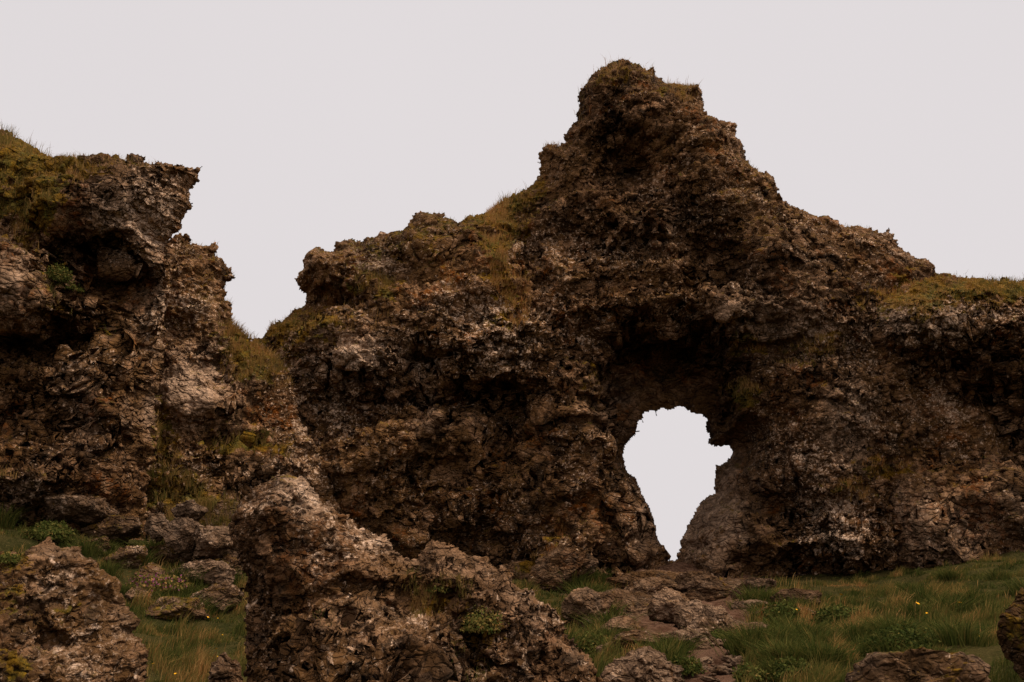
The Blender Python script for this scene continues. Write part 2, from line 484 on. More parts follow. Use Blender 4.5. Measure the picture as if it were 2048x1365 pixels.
# ------------------------------------------------------------------ the far rock wall with the opening
ARCH = [(420, 700), (470, 690), (506, 678), (524, 674), (531, 656), (548, 642), (566, 633), (580, 621), (608, 607), (608, 589), (598, 589), (594, 572), (588, 557), (594, 547), (605, 540), (603, 533), (610, 512), (629, 497), (643, 497), (650, 503), (670, 501), (668, 484), (689, 476), (709, 478), (721, 484), (730, 476), (764, 470), (809, 463), (815, 448), (832, 427), (845, 422), (866, 427), (881, 424), (889, 425), (891, 439), (908, 442), (921, 449), (936, 431), (955, 431), (976, 426), (1002, 405), (1040, 382), (1059, 369), (1073, 357), (1075, 333), (1075, 305), (1097, 289), (1119, 293), (1134, 285), (1125, 274), (1142, 258), (1154, 242), (1156, 222), (1158, 191), (1164, 171), (1176, 167), (1176, 153), (1198, 141), (1218, 125), (1245, 117), (1251, 115), (1269, 125), (1291, 137), (1297, 141), (1303, 131), (1311, 133), (1311, 149), (1324, 155), (1332, 165), (1348, 164), (1372, 168), (1388, 169), (1403, 169), (1407, 183), (1407, 210), (1413, 230), (1427, 236), (1451, 244), (1477, 242), (1479, 254), (1473, 270), (1489, 289), (1489, 309), (1500, 325), (1518, 341), (1546, 349), (1556, 369), (1562, 396), (1574, 410), (1601, 424), (1638, 433), (1648, 430), (1662, 436), (1664, 448), (1690, 453), (1714, 451), (1762, 461), (1779, 455), (1788, 471), (1810, 498), (1829, 512), (1843, 514), (1867, 533), (1871, 560), (1900, 600), (2150, 640), (2150, 1260), (420, 1260)]
HOLE = [(1351, 819), (1361, 817), (1372, 825), (1389, 833), (1409, 834), (1409, 855), (1419, 874), (1412, 889), (1427, 894), (1455, 892), (1464, 906), (1453, 923), (1430, 930), (1429, 948), (1426, 967), (1427, 984), (1404, 999), (1385, 1025), (1382, 1038), (1372, 1059), (1361, 1080), (1364, 1093), (1357, 1105), (1351, 1122), (1342, 1119), (1336, 1122), (1333, 1105), (1321, 1089), (1312, 1069), (1312, 1050), (1300, 1016), (1285, 989), (1281, 974), (1270, 953), (1252, 941), (1247, 910), (1253, 893), (1270, 878), (1281, 870), (1276, 855), (1283, 844), (1289, 846), (1293, 829), (1304, 826), (1315, 833), (1321, 823), (1334, 827), (1346, 823)]
sheet('rock_arch', 24.0, ARCH, [HOLE], res=.028, D=1.9, slope=.95, back=1.7, lean=.06, warp=.05, seed=3, mat=ROCK_FAR,
      bumps=[(1335, 752, 125, 90, -2.7, 0, 1.9), (1330, 630, 200, 36, .9, 0, 1.5), (1440, 660, 60, 35, .5), (1250, 860, 40, 120, -.7), (780, 900, 60, 70, .4, 20), (900, 860, 50, 70, .5, -10, 1.6), (1080, 960, 60, 90, .5, 15, 1.6), (830, 1050, 60, 60, .4), (960, 1080, 70, 50, -.4), (1200, 1080, 50, 60, .4), (1690, 1090, 60, 60, .5), (1640, 800, 60, 60, .4), (1560, 720, 50, 40, -.4), (860, 600, 80, 40, .35, -20), (1420, 520, 60, 60, -.35), (1350, 540, 70, 30, .3),
             (845, 712, 48, 28, -1.3, 0, 2), (945, 800, 120, 50, -1.3, 10, 1.7), (1010, 900, 130, 110, -.9, 0, 1.4), (700, 700, 120, 50, .7, 10, 1.5),
             (880, 690, 60, 30, .5), (1040, 690, 120, 50, .6, 15, 1.4), (1130, 800, 80, 70, .6, 0, 1.5), (700, 820, 120, 60, -.5),
             (1290, 320, 95, 75, -.9, 0, 1.5), (1200, 220, 70, 90, .5), (1380, 300, 60, 160, .5, -15), (1305, 450, 22, 38, .6, 0, 2),
             (1235, 440, 40, 30, .4), (1500, 450, 70, 150, .5, -25), (1150, 470, 80, 60, -.5), (1060, 520, 30, 130, -.5, -15), (980, 560, 70, 100, .4),
             (1250, 560, 150, 40, .35, 8), (640, 545, 60, 55, .5, 0, 2), (690, 600, 70, 26, -.5), (850, 470, 60, 40, .4),
             (1600, 900, 130, 240, 1.35), (1170, 950, 80, 190, .9), (1400, 1080, 50, 90, .5), (1540, 1080, 60, 40, .5), (1480, 860, 50, 60, .4),
             (1640, 620, 140, 60, .5, 10), (1560, 1010, 70, 50, -.5), (900, 1010, 130, 120, -.4), (1100, 1130, 70, 45, .9, -25, 1.6),
             (1300, 1210, 220, 60, 1.6, 0), (1700, 1120, 110, 60, .9), (700, 980, 90, 120, .4)],
      block0=.14, block=[(1000, 930, 330, 230, .8), (1560, 900, 130, 200, .35), (1450, 700, 160, 60, .4), (1330, 700, 170, 90, .6), (1500, 1080, 200, 110, .5), (1250, 1180, 260, 60, .6), (700, 720, 130, 60, .3), (1250, 560, 160, 60, .4)],
      moss0=.12, moss=[(1240, 150, 80, 26, .45), (1365, 172, 30, 14, .9), (1020, 410, 60, 30, 1.1, -25), (1010, 480, 30, 50, .9), (1010, 590, 26, 70, .9, -20),
                       (570, 650, 60, 22, 1.), (740, 570, 40, 16, .9), (1500, 400, 110, 120, .2), (840, 480, 180, 40, .4, -15), (1480, 780, 40, 20, 1.1),
                       (1495, 690, 50, 14, .9), (1640, 690, 60, 14, .9), (1760, 935, 45, 18, 1.1), (1700, 980, 40, 16, .9), (1800, 590, 90, 24, .9), (1080, 1120, 40, 16, .9, -30), (560, 700, 60, 50, .6),
                       (1180, 760, 18, 36, .6), (1120, 1060, 14, 18, .6), (650, 650, 60, 20, .5)],
      lich0=.42, lich=[(700, 710, 130, 50, .5), (1050, 490, 50, 40, .5), (880, 700, 60, 30, .5), (1080, 660, 110, 50, .5), (1690, 1080, 60, 60, .7), (1720, 680, 160, 60, .3), (1600, 900, 120, 120, .1), (640, 830, 70, 60, .5), (1260, 340, 150, 150, -.3), (1330, 760, 130, 110, -.8), (1430, 1030, 70, 90, -.6), (1000, 950, 200, 120, -.25), (1100, 250, 60, 60, .2)],
      calm=[(1420, 1010, 60, 90, .8), (1300, 1020, 40, 70, .5), (1305, 455, 26, 40, .5), (700, 710, 90, 36, .4)],
      bare=[(700, 710, 110, 42, .9), (1440, 650, 70, 40, .9), (1220, 800, 60, 60, .4), (850, 790, 26, 24, 1.), (870, 850, 30, 16, .8), (1700, 850, 40, 90, .6), (1560, 640, 100, 60, .5), (1440, 1010, 50, 80, 1.2), (1400, 1070, 45, 55, 1.1), (1290, 1050, 40, 60, .5), (1100, 1130, 60, 30, .4), (1310, 460, 30, 40, .4)],
      label='tall brown lava rock wall with a jagged peak and a keyhole opening to the sky', cat='rock arch')

# ------------------------------------------------------------------ ragged pillar behind the left cliff, sloping saddle below it
PILLAR = [(300, 520), (345, 470), (373, 465), (378, 478), (380, 486), (401, 489), (424, 489), (431, 501), (427, 514), (445, 517), (457, 529), (466, 538), (467, 557), (461, 564), (452, 565), (453, 586), (447, 599), (468, 607), (465, 624), (466, 645), (482, 660), (505, 680), (548, 712), (585, 760), (600, 830), (640, 900), (672, 980), (690, 1060), (700, 1260), (200, 1260), (200, 560)]
sheet('rock_pillar', 21.6, PILLAR, res=.025, D=1.1, slope=1.2, back=1.4, lean=.06, warp=.07, seed=9, mat=ROCK_FAR,
      layers=[dict(poly=[(332, 704), (362, 688), (398, 716), (440, 765), (468, 815), (440, 838), (370, 842), (318, 832), (316, 780)], lift=1.12, D=.25, slope=1.5)],
      bumps=[(400, 570, 60, 70, .4), (430, 730, 40, 60, -.3, 30), (640, 820, 40, 70, .3), (500, 930, 110, 60, .5), (430, 880, 60, 50, -.3), (370, 1080, 130, 110, 1.3), (600, 960, 60, 50, -.4)],
      block0=.1, block=[(375, 750, 90, 80, .3), (360, 1060, 130, 110, .8)],
      moss0=.12, moss=[(400, 560, 80, 60, .15), (500, 720, 60, 40, .9, 30), (470, 660, 40, 22, .8), (480, 885, 60, 20, 1.1), (340, 985, 70, 26, 1.2), (420, 1030, 60, 40, .9), (330, 860, 16, 60, .9), (540, 900, 40, 16, .5), (330, 930, 30, 50, .5)],
      lich0=.35, lich=[(440, 700, 60, 50, .4), (640, 840, 40, 60, .6), (600, 960, 60, 40, .4), (380, 600, 50, 60, .2)],
      calm=[(380, 768, 75, 62, .95)],
      bare=[(380, 768, 75, 62, 1.6), (360, 1060, 60, 50, 1.), (430, 700, 50, 30, .5), (640, 840, 30, 50, .5), (560, 960, 60, 30, .6)],
      label='ragged mossy rock pillar rising just behind the overhanging left cliff, above the V-shaped gap', cat='rock pillar')

# ------------------------------------------------------------------ the left cliff
CLIFF = [(-420, 90), (-150, 190), (0, 262), (21, 266), (49, 283), (81, 299), (112, 310), (130, 312), (155, 313), (163, 308), (174, 317), (197, 315), (229, 316), (243, 320), (251, 308), (278, 308), (292, 313), (292, 325), (309, 325), (316, 320), (334, 325), (348, 332), (366, 325), (383, 334), (404, 337), (402, 348), (407, 355), (401, 365), (388, 371), (381, 389), (386, 405), (383, 415), (376, 424), (373, 445), (367, 463), (352, 474), (336, 492), (334, 540), (333, 600), (334, 680), (328, 760), (312, 800), (318, 870), (316, 900), (300, 960), (290, 1030), (300, 1260), (-420, 1260)]
sheet('rock_cliff', 19.2, CLIFF, res=.022, D=1.5, slope=1.3, back=2.0, lean=.10, warp=.06, seed=15, mat=ROCK_FAR, ztop=9,
      layers=[dict(poly=[(-200, 480), (-20, 478), (40, 476), (84, 486), (100, 520), (106, 570), (104, 610), (70, 628), (20, 640), (-200, 660)], lift=1.9, D=.9, slope=3., lean=.05),
              dict(poly=[(92, 464), (130, 462), (186, 464), (205, 474), (240, 494), (285, 506), (312, 496), (345, 480), (420, 440), (420, 250), (60, 250), (40, 440)], lift=1.5, D=.5, slope=2, lean=.02),
              dict(poly=[(276, 500), (330, 486), (334, 560), (331, 690), (328, 700), (300, 690), (290, 630), (262, 618), (232, 590), (236, 545)], lift=1.55, D=.45, slope=3., lean=.04)],
      bumps=[(200, 560, 115, 62, -1.5, 10, 1.8), (60, 690, 150, 40, -1.0, 0, 1.4), (220, 410, 120, 60, .35), (40, 360, 70, 90, .4), (300, 600, 30, 100, .3), (160, 760, 90, 60, .4), (240, 850, 60, 80, .5),
             (60, 850, 90, 60, -.4), (290, 800, 26, 60, .5), (130, 960, 200, 60, .9), (100, 640, 90, 20, -.4)],
      block0=.4, block=[(150, 850, 260, 200, .9), (230, 540, 130, 90, .5), (0, 560, 120, 90, .1), (300, 600, 40, 110, .3), (280, 440, 90, 60, .3)],
      moss0=.1, moss=[(40, 320, 110, 50, .65, 20), (60, 430, 40, 60, .8, 30), (180, 335, 90, 14, .5), (20, 400, 60, 40, .8), (110, 540, 16, 60, .9), (120, 620, 40, 20, .4), (220, 660, 14, 14, 1.), (100, 320, 90, 30, .6), (320, 880, 12, 50, .8)],
      lich0=.3, lich=[(230, 400, 110, 50, .6), (310, 600, 26, 100, .7), (280, 460, 70, 40, .5), (160, 900, 160, 120, -.2), (180, 560, 90, 60, -.6), (30, 990, 60, 30, .5)],
      calm=[(30, 555, 80, 80, .8), (270, 455, 60, 30, .5)],
      bare=[(270, 455, 70, 36, .9, 20), (230, 390, 110, 45, .5), (30, 560, 90, 80, .75), (150, 780, 40, 40, .5), (310, 590, 30, 110, .5), (170, 860, 30, 40, .4), (290, 830, 26, 50, .8), (30, 1000, 50, 30, .6)],
      label='dark overhanging rock cliff at the left edge, grass along its top', cat='cliff')

# ------------------------------------------------------------------ the right outcrop
RIGHT = [(1700, 700), (1712, 640), (1745, 600), (1790, 575), (1850, 556), (1871, 548), (1900, 547), (1914, 553), (1943, 552), (1986, 560), (2014, 557), (2048, 561), (2200, 555), (2480, 590), (2480, 1260), (1760, 1260), (1770, 1190), (1760, 1120), (1745, 1020), (1760, 930), (1735, 850), (1712, 780)]
sheet('rock_outcrop', 22.2, RIGHT, res=.028, D=1.6, slope=1.1, back=3.0, lean=.10, warp=.06, seed=21, mat=ROCK_FAR, ztop=9,
      bumps=[(2000, 820, 180, 100, -1.7, 24, 1.2), (1990, 900, 130, 60, -.7, 20), (1830, 640, 110, 50, .5), (2000, 640, 120, 50, .6), (1800, 1010, 60, 70, .7), (1850, 1090, 110, 60, .9, 10, 1.5), (1900, 1160, 60, 26, -.9), (2040, 1010, 90, 50, .3, 30), (2020, 700, 100, 40, .3, 15)],
      block0=.15, block=[(2000, 850, 180, 200, .8), (1850, 1080, 150, 80, .4)],
      moss0=.15, moss=[(1900, 575, 160, 20, .7), (1830, 600, 80, 26, .9), (2030, 575, 90, 18, 1.), (1850, 650, 20, 30, .6), (1765, 930, 46, 22, .9)],
      lich0=.44, lich=[(1800, 630, 50, 30, .7), (1970, 640, 120, 50, .4), (1850, 660, 60, 30, .6), (2000, 850, 170, 120, -.5)],
      bare=[(1800, 640, 40, 30, .7), (1880, 1080, 90, 60, .5), (1800, 1030, 60, 60, .5), (2030, 880, 100, 40, .25), (2000, 1010, 90, 40, .3)],
      label='rounded rock outcrop at the right edge with grassy top and dark hollow below', cat='rock outcrop')
# ------------------------------------------------------------------ foreground boulders
BIG = [(462, 1058), (468, 1025), (483, 1000), (508, 979), (537, 958), (566, 946), (587, 946), (608, 958), (628, 979), (641, 1000), (674, 1025), (707, 1045), (753, 1066), (782, 1078), (801, 1103), (812, 1112), (832, 1103), (852, 1087), (877, 1079), (898, 1089), (919, 1091), (944, 1108), (965, 1112), (985, 1124), (1023, 1145), (1064, 1178), (1097, 1207), (1126, 1228), (1147, 1265), (1176, 1307), (1189, 1332), (1196, 1370), (1230, 1480), (1240, 1750), (470, 1750), (484, 1480), (485, 1365), (485, 1315), (487, 1253), (483, 1191), (475, 1149), (466, 1099)]
sheet('boulder', 7.6, BIG, res=.0095, D=.54, slope=1.9, back=.8, lean=.16, warp=.035, seed=31, mat=ROCK_NEAR, sc=.46, amp=.44, ztop=2.4,
      layers=[dict(poly=[(485, 1262), (520, 1252), (566, 1240), (608, 1224), (649, 1195), (676, 1177), (699, 1186), (732, 1199), (774, 1226), (815, 1226), (848, 1245), (890, 1265), (915, 1299), (930, 1365), (960, 1480), (960, 1760), (400, 1760), (430, 1400)], lift=.72, D=.75, slope=1.7, lean=.20),
              dict(poly=[(810, 1180), (830, 1150), (880, 1110), (1000, 1140), (1110, 1230), (1180, 1330), (1230, 1480), (1240, 1760), (940, 1760), (960, 1400), (930, 1290), (860, 1215)], lift=.22, D=.75, slope=1.0, lean=.16),
              dict(poly=[(462, 1058), (468, 1010), (520, 940), (600, 940), (640, 1000), (700, 1040), (790, 1090), (815, 1160), (740, 1180), (660, 1150), (600, 1090), (540, 1060), (490, 1090)], lift=.30, D=.5, slope=1.4, lean=.18)],
      bumps=[(560, 1190, 90, 40, -.12, 0, 1.4), (500, 1200, 40, 120, -.08), (780, 1190, 120, 22, -.15, 18), (590, 980, 40, 40, .15), (880, 1190, 80, 30, -.25, 15), (960, 1290, 50, 90, -.15, -10), (870, 1345, 60, 16, .12), (720, 1130, 60, 40, .1)],
      block0=.42, calm=[(610, 985, 45, 45, .6), (960, 1160, 90, 50, .3, 30)], block=[(700, 1300, 200, 80, .1), (880, 1340, 80, 30, .5)],
      moss0=.02, moss=[(570, 955, 40, 16, .5), (900, 1180, 40, 26, .6), (870, 1215, 50, 20, .7), (960, 1270, 50, 60, .6), (660, 1240, 30, 20, .3), (560, 1130, 60, 50, .15)], cap_moss=.15,
      lich0=.35, lich=[(610, 980, 40, 40, .7), (700, 1320, 60, 60, .5), (630, 1140, 60, 60, .3), (760, 1090, 60, 30, .5), (1080, 1230, 80, 60, .2), (560, 1180, 80, 50, -.4), (500, 1000, 30, 30, .4)],
      bare=[(608, 985, 42, 42, 1.0, 40), (770, 1090, 60, 22, .45, 25), (1060, 1210, 100, 40, .3, 45), (880, 1120, 80, 30, .3, 20), (720, 1230, 100, 30, .3), (870, 1345, 60, 22, .7), (560, 1180, 80, 60, -.3)],
      label='large rough boulder in the centre foreground with two humps and pale lichen', cat='boulder')
LEFTB = [(-260, 1180), (-120, 1130), (0, 1106), (30, 1099), (65, 1094), (80, 1084), (100, 1080), (125, 1094), (150, 1091), (180, 1111), (200, 1131), (216, 1146), (228, 1157), (236, 1192), (256, 1222), (276, 1257), (291, 1287), (298, 1312), (301, 1370), (310, 1480), (320, 1750), (-260, 1750)]
sheet('boulder', 7.0, LEFTB, res=.009, D=.8, slope=2.0, back=.7, lean=.12, warp=.035, seed=41, mat=ROCK_NEAR, sc=.44, amp=.42, ztop=2.0,
      layers=[dict(poly=[(40, 1260), (100, 1230), (160, 1215), (215, 1160), (240, 1230), (290, 1330), (320, 1750), (20, 1750), (60, 1400)], lift=.55, D=.6, slope=1.4, lean=.15)],
      bumps=[(110, 1190, 70, 26, -.22, -10), (100, 1280, 60, 16, -.2, 15), (60, 1150, 60, 30, .12), (140, 1110, 50, 16, .12)],
      block0=.3, moss0=.10, moss=[(20, 1120, 40, 20, .7), (40, 1200, 60, 40, .4), (150, 1215, 30, 12, .5), (20, 1330, 50, 30, .7)], cap_moss=.2,
      lich0=.26, lich=[(130, 1150, 80, 40, .25), (250, 1260, 30, 60, .4), (120, 1330, 90, 40, .3)],
      bare=[(120, 1100, 70, 14, .5), (90, 1200, 50, 22, .35, -30), (240, 1240, 22, 40, .4), (130, 1320, 60, 30, .2)],
      label='knobbly reddish brown boulder in the bottom left corner', cat='boulder')

# ------------------------------------------------------------------ ground
CP = [(380, 1365, 10), (330, 1300, 12), (380, 1220, 15), (470, 1200, 15.5), (300, 1130, 16.6), (100, 1060, 17.4), (0, 1050, 17.4), (-300, 1050, 17), (-300, 1250, 10),
      (800, 1230, 17), (1000, 1200, 18.5), (600, 1230, 15), (1110, 1195, 19.5), (1345, 1136, 22.5), (1250, 1195, 19.5), (1220, 1290, 13.5), (1400, 1365, 9.3), (1450, 1300, 12), (1450, 1220, 16.5),
      (1600, 1190, 19), (1740, 1190, 19.2), (1600, 1365, 9), (1600, 1275, 12.5), (1860, 1155, 19), (2048, 1112, 19.4), (2350, 1085, 19.4), (1900, 1262, 12.3), (2048, 1235, 12.4), (2048, 1365, 8.6), (2350, 1330, 8.5), (1150, 1365, 9.5), (1700, 1330, 9.8)]
cw = []
for p in CP:
    x, z = at(p[0], p[1], p[2]); cw.append((float(x), p[2], float(z)))
cw += [(0, 0, 0), (-7, 0, -.1), (7, 0, 0), (0, 5, .15), (-4, 5.5, .2), (5, 5, .3), (-9, 7, .5), (9, 5, .4), (0, -8, -.3), (-9, -8, -.4), (9, -8, -.3), (0, 7.6, .4), (-14, 24, 2.5), (-6, 24, 2.2), (0, 24, 2.0), (4, 24.4, 2.1), (8, 24, 2.2), (14, 23, 2.6)]
cw = np.array(cw)
def _tps(r2): return r2*np.log(r2 + 1e-9)
n_ = len(cw)
K = _tps(((cw[:, None, :2] - cw[None, :, :2])**2).sum(2)) + np.eye(n_)*.6
A = np.zeros((n_ + 3, n_ + 3)); A[:n_, :n_] = K; A[:n_, n_] = 1; A[:n_, n_ + 1:] = cw[:, :2]; A[n_:, :n_] = A[:n_, n_:].T
sol = np.linalg.solve(A, np.concatenate([cw[:, 2], [0, 0, 0]]))
def ground_z(x, y, fine=True):
    x = np.asarray(x, float).ravel(); y = np.asarray(y, float).ravel()
    cx, cy = np.clip(x, -16, 16), np.clip(y, -9, 25)
    r = sol[n_] + sol[n_ + 1]*cx + sol[n_ + 2]*cy
    for i in range(n_): r = r + sol[i]*_tps((cx - cw[i, 0])**2 + (cy - cw[i, 1])**2)
    r = np.clip(r, -1, 4)
    far = sstep(25, 32, y); r = r*(1 - far) - 1.0*far
    wid = sstep(16, 60, np.abs(x)); r = r*(1 - wid)
    if fine:
        P = np.stack([x, y, np.zeros_like(x)], 1)
        r = r + .10*fbm(P, 1.7, 3, 5) + .03*fbm(P, .35, 2, 6)
    return r
def path_mask(x, y):
    px, py = topx(np.stack([x, y, ground_z(x, y, False)], 1))
    # worn way: from the bottom of the picture up towards the opening
    cx = np.interp(py, [1125, 1180, 1240, 1290, 1330, 1400, 1500], [1345, 1370, 1440, 1450, 1420, 1390, 1350])
    w = np.interp(py, [1125, 1180, 1240, 1290, 1365, 1500], [30, 45, 55, 50, 70, 90])
    return np.exp(-(((px - cx)/w)**2)**1.3)*(y > 6)*(y < 24)
def ground_hit(px, py, lo=7.0, hi=24.0):
    """where the line of sight through a photo pixel first meets the ground"""
    Y = np.arange(lo, hi, .05)
    x, z = at(np.full(len(Y), px), np.full(len(Y), py), Y)
    k = np.nonzero(z < ground_z(x, Y, False))[0]
    return float(Y[k[0]]) if len(k) else None
def grid(xs, ys):
    gx, gy = np.meshgrid(xs, ys); X, Y = gx.ravel(), gy.ravel()
    V = np.stack([X, Y, ground_z(X, Y)], 1)
    nx, ny = len(xs), len(ys)
    j, i = np.meshgrid(np.arange(ny - 1), np.arange(nx - 1), indexing='ij')
    a = (j*nx + i).ravel()
    return V, np.stack([a, a + 1, a + nx + 1, a + nx], 1)
xs = np.concatenate([[-2500, -600, -150, -60, -35, -24], np.arange(-17, 17.01, .07), [24, 35, 60, 150, 600, 2500]])
ys = np.concatenate([[-600, -100, -30, -12, -5, 0, 2, 4, 5], np.arange(5.5, 25, .07), [25.5, 26.5, 28, 30, 33, 45, 80, 200, 800, 3000]])
GV, GF = grid(xs, ys)
dirt = path_mask(GV[:, 0], GV[:, 1])
ROCKY = [(1290, 1215, 150, 62, 1.2), (1340, 1150, 180, 40, 1.2), (1420, 1250, 80, 50, .9), (400, 1100, 90, 80, .5), (1600, 1225, 60, 14, .6), (60, 1010, 130, 30, .7), (800, 1200, 200, 60, .3)]
_q = topx(GV)
rocky0 = ell(_q[0], _q[1], ROCKY)*(GV[:, 1] > 10)
_rk = np.clip(rocky0 + .6*dirt, 0, 1)
GV[:, 2] += _rk*(.20*facets(GV, .8, 401) + .10*facets(GV, .33, 402) + .02*fbm(GV, .15, 2, 9))
isp = (dirt + .25*fbm(GV, .8, 2, 88))[GF].mean(1) > .5
for nm, sel in (('ground', ~isp), ('path', isp)):
    f = GF[sel]; u = np.unique(f); remap = np.full(len(GV), -1); remap[u] = np.arange(len(u))
    tag(mesh_np(nm, GV[u], remap[f], GROUND, {'dirt': np.clip(dirt + rocky0, 0, 1)[u]}), kind='structure')

# ------------------------------------------------------------------ loose rocks
def ico(sub):
    bm_ = bpy.data.meshes.new('tmp')
    import bmesh
    b = bmesh.new(); bmesh.ops.create_icosphere(b, subdivisions=sub, radius=1.0); b.to_mesh(bm_); b.free()
    V = np.empty(len(bm_.vertices)*3); bm_.vertices.foreach_get('co', V)
    F = np.empty(len(bm_.polygons)*3, np.int32); bm_.polygons.foreach_get('vertices', F)
    bpy.data.meshes.remove(bm_)
    return V.reshape(-1, 3), F.reshape(-1, 3)
ICO = {k: ico(k) for k in (4, 6, 7)}
def rock(name, px, py, w, h, Y, label, depth=.8, sub=7, seed=1, bare=.5, moss=.1, lich=.4, sharp=.35, tilt=0, mat=None, cat='rock', group=None, flat=.0, rough=1.):
    """px,py: middle of the rock; w,h: its size, in photo pixels, at distance Y"""
    Yh = ground_hit(px, py + h*.36)
    if Yh and abs(Yh - Y) < 5.5 and name != 'ledge': Y = Yh
    V, F = ICO[sub]; V = V.copy()
    x, z = at(px, py, Y)
    s = Y/FPX
    hw, hh = w*s/2, h*s/2
    P = V*np.array([1, depth, max(.45, hh/hw)])*1.35 + seed*7.31
    o = facets(P + .2*np.stack([fbm(P, 1, 2, seed), fbm(P, 1, 2, seed + 1), fbm(P, 1, 2, seed + 2)], 1), 1.0, seed, (1, 1, .8)); e_ = np.ones(len(P))
    o2 = -facets(P, .45, seed + 4, (1.2, 1, .8)); e2 = e_
    q = np.random.default_rng(seed*13 + 1)
    Vd = V + .10*np.stack([fbm(V, .6, 3, seed + 30), fbm(V, .6, 3, seed + 31), fbm(V, .6, 3, seed + 32)], 1)
    r = np.full(len(V), 1.15)
    for _ in range(15 if sharp > .45 else 22):
        pn = q.normal(0, 1, 3); pn /= np.linalg.norm(pn)
        r = np.minimum(r, q.uniform(.62, 1.0)/np.maximum(Vd @ pn, .05))
    r += .10*rough*fbm(P, 1.2, 2, seed + 5) + sharp*rough*.12*o + sharp*.20*o2*rough
    c4, _, rr4 = cells(P, .4, seed + 8); r += sharp*.10*(rr4 - .5)
    r += rough*(.03*billow(P, .33, seed + 6) + .025*billow(P, .15, seed + 7) + .014*billow(P, .07, seed + 8) + .05*facets(P, .2, seed + 9))
    V = V*np.clip(r, .4, 1.6)[:, None]
    V[:, 0] *= hw/(np.abs(V[:, 0]).max()*.97); V[:, 2] *= hh/(V[:, 2].max()*.97); V[:, 1] *= hw*depth
    ca, sa = math.cos(math.radians(tilt)), math.sin(math.radians(tilt))
    V = np.stack([V[:, 0]*ca - V[:, 2]*sa, V[:, 1], V[:, 0]*sa + V[:, 2]*ca], 1)
    V = V + np.array([float(x), Y, float(z)])
    N = vnormals(V, F)
    V = V + N*(.012*rough*fbm(V, .09, 2, seed + 9))[:, None]*min(1, hw/.4)
    N = vnormals(V, F)
    mo = np.clip(moss + .7*sstep(.7, .95, N[:, 2])*moss*2 + .3*fbm(V, .4, 2, 3), 0, 1)
    li = np.clip(lich + .4*fbm(V, .5, 2, 4), 0, 1); ba = np.clip(bare*.7 + .5*fbm(V, .6, 2, 5), 0, 1)
    ob = mesh_np(name, V, F, mat or ROCK_MID, {'moss': mo, 'lich': li, 'bare': ba, 'blk': np.full(len(V), .6)})
    rebase(ob, V); tag(ob, label, cat, group)
    q = topx(V); SURF[ob.name] = (V, N, q[0], q[1], mo)
    return ob
rock('boulder', 1285, 1368, 200, 135, 9.6, 'flat topped brown rock at the bottom, between the big boulder and the path', seed=3, bare=.7, cat='rock')
rock('boulder', 1850, 1385, 290, 165, 8.8, 'wide grey brown rock half sunk in grass at the bottom right', seed=5, bare=.3, moss=.25, lich=.3)
rock('boulder', 2090, 1290, 170, 210, 9.8, 'dark mossy rock cut off by the right edge of the picture', seed=7, bare=.1, moss=.35, lich=.1)
rock('boulder', 448, 1372, 84, 120, 8.2, 'small brown rock wedged beside the left foot of the central boulder', seed=9, bare=.4, cat='rock')
rock('ledge', 1265, 1245, 250, 120, 18.2, 'low reddish rock ledge under the left side of the opening', seed=11, bare=.3, moss=.12, lich=.15, depth=.55, sub=7, cat='rock ledge')
rock('boulder', 1235, 1262, 92, 56, 16.8, 'rounded brown rock resting at the front of the low reddish ledge', seed=12, bare=.35, moss=.05, lich=.15)
rock('slab', 1420, 1255, 150, 90, 16.4, 'angular tan slab with a pale edge right of the low ledge', seed=13, bare=.8, moss=.1, tilt=-18, depth=.5, cat='rock slab')
rock('ledge', 1330, 1172, 240, 60, 20.6, 'dark crumbled rock mound filling the foot of the opening', seed=17, bare=.1, lich=.1, moss=.1, depth=.6, cat='rock mound')
rock('ledge', 1440, 1190, 190, 66, 20.0, 'brown rock mound below the right side of the opening', seed=19, bare=.15, lich=.1, moss=.15, depth=.5, cat='rock mound')
rock('slab', 1580, 1228, 130, 34, 16.2, 'long flat stone lying in the grass right of the path', seed=23, bare=.5, moss=.2, depth=.5, cat='rock slab')
rock('boulder', 1385, 1288, 120, 60, 14.2, 'brown broken stone at the left side of the path head', seed=25, bare=.5, moss=.1, depth=.6)
rock('slab', 1505, 1215, 90, 30, 17.4, 'small tan stone where the path meets the grass slope', seed=27, bare=.5, depth=.6, cat='stone')
rock('boulder', 1120, 1140, 150, 90, 20.4, 'dark slanted block at the cliff foot with a tuft of orange grass', seed=29, bare=.2, lich=.2, tilt=25, depth=.5, sharp=.6, cat='rock')
rock('boulder', 1590, 1200, 110, 44, 19.4, 'dark rock at the foot of the wall, right of the opening', seed=71, bare=.1, lich=.15, depth=.5)
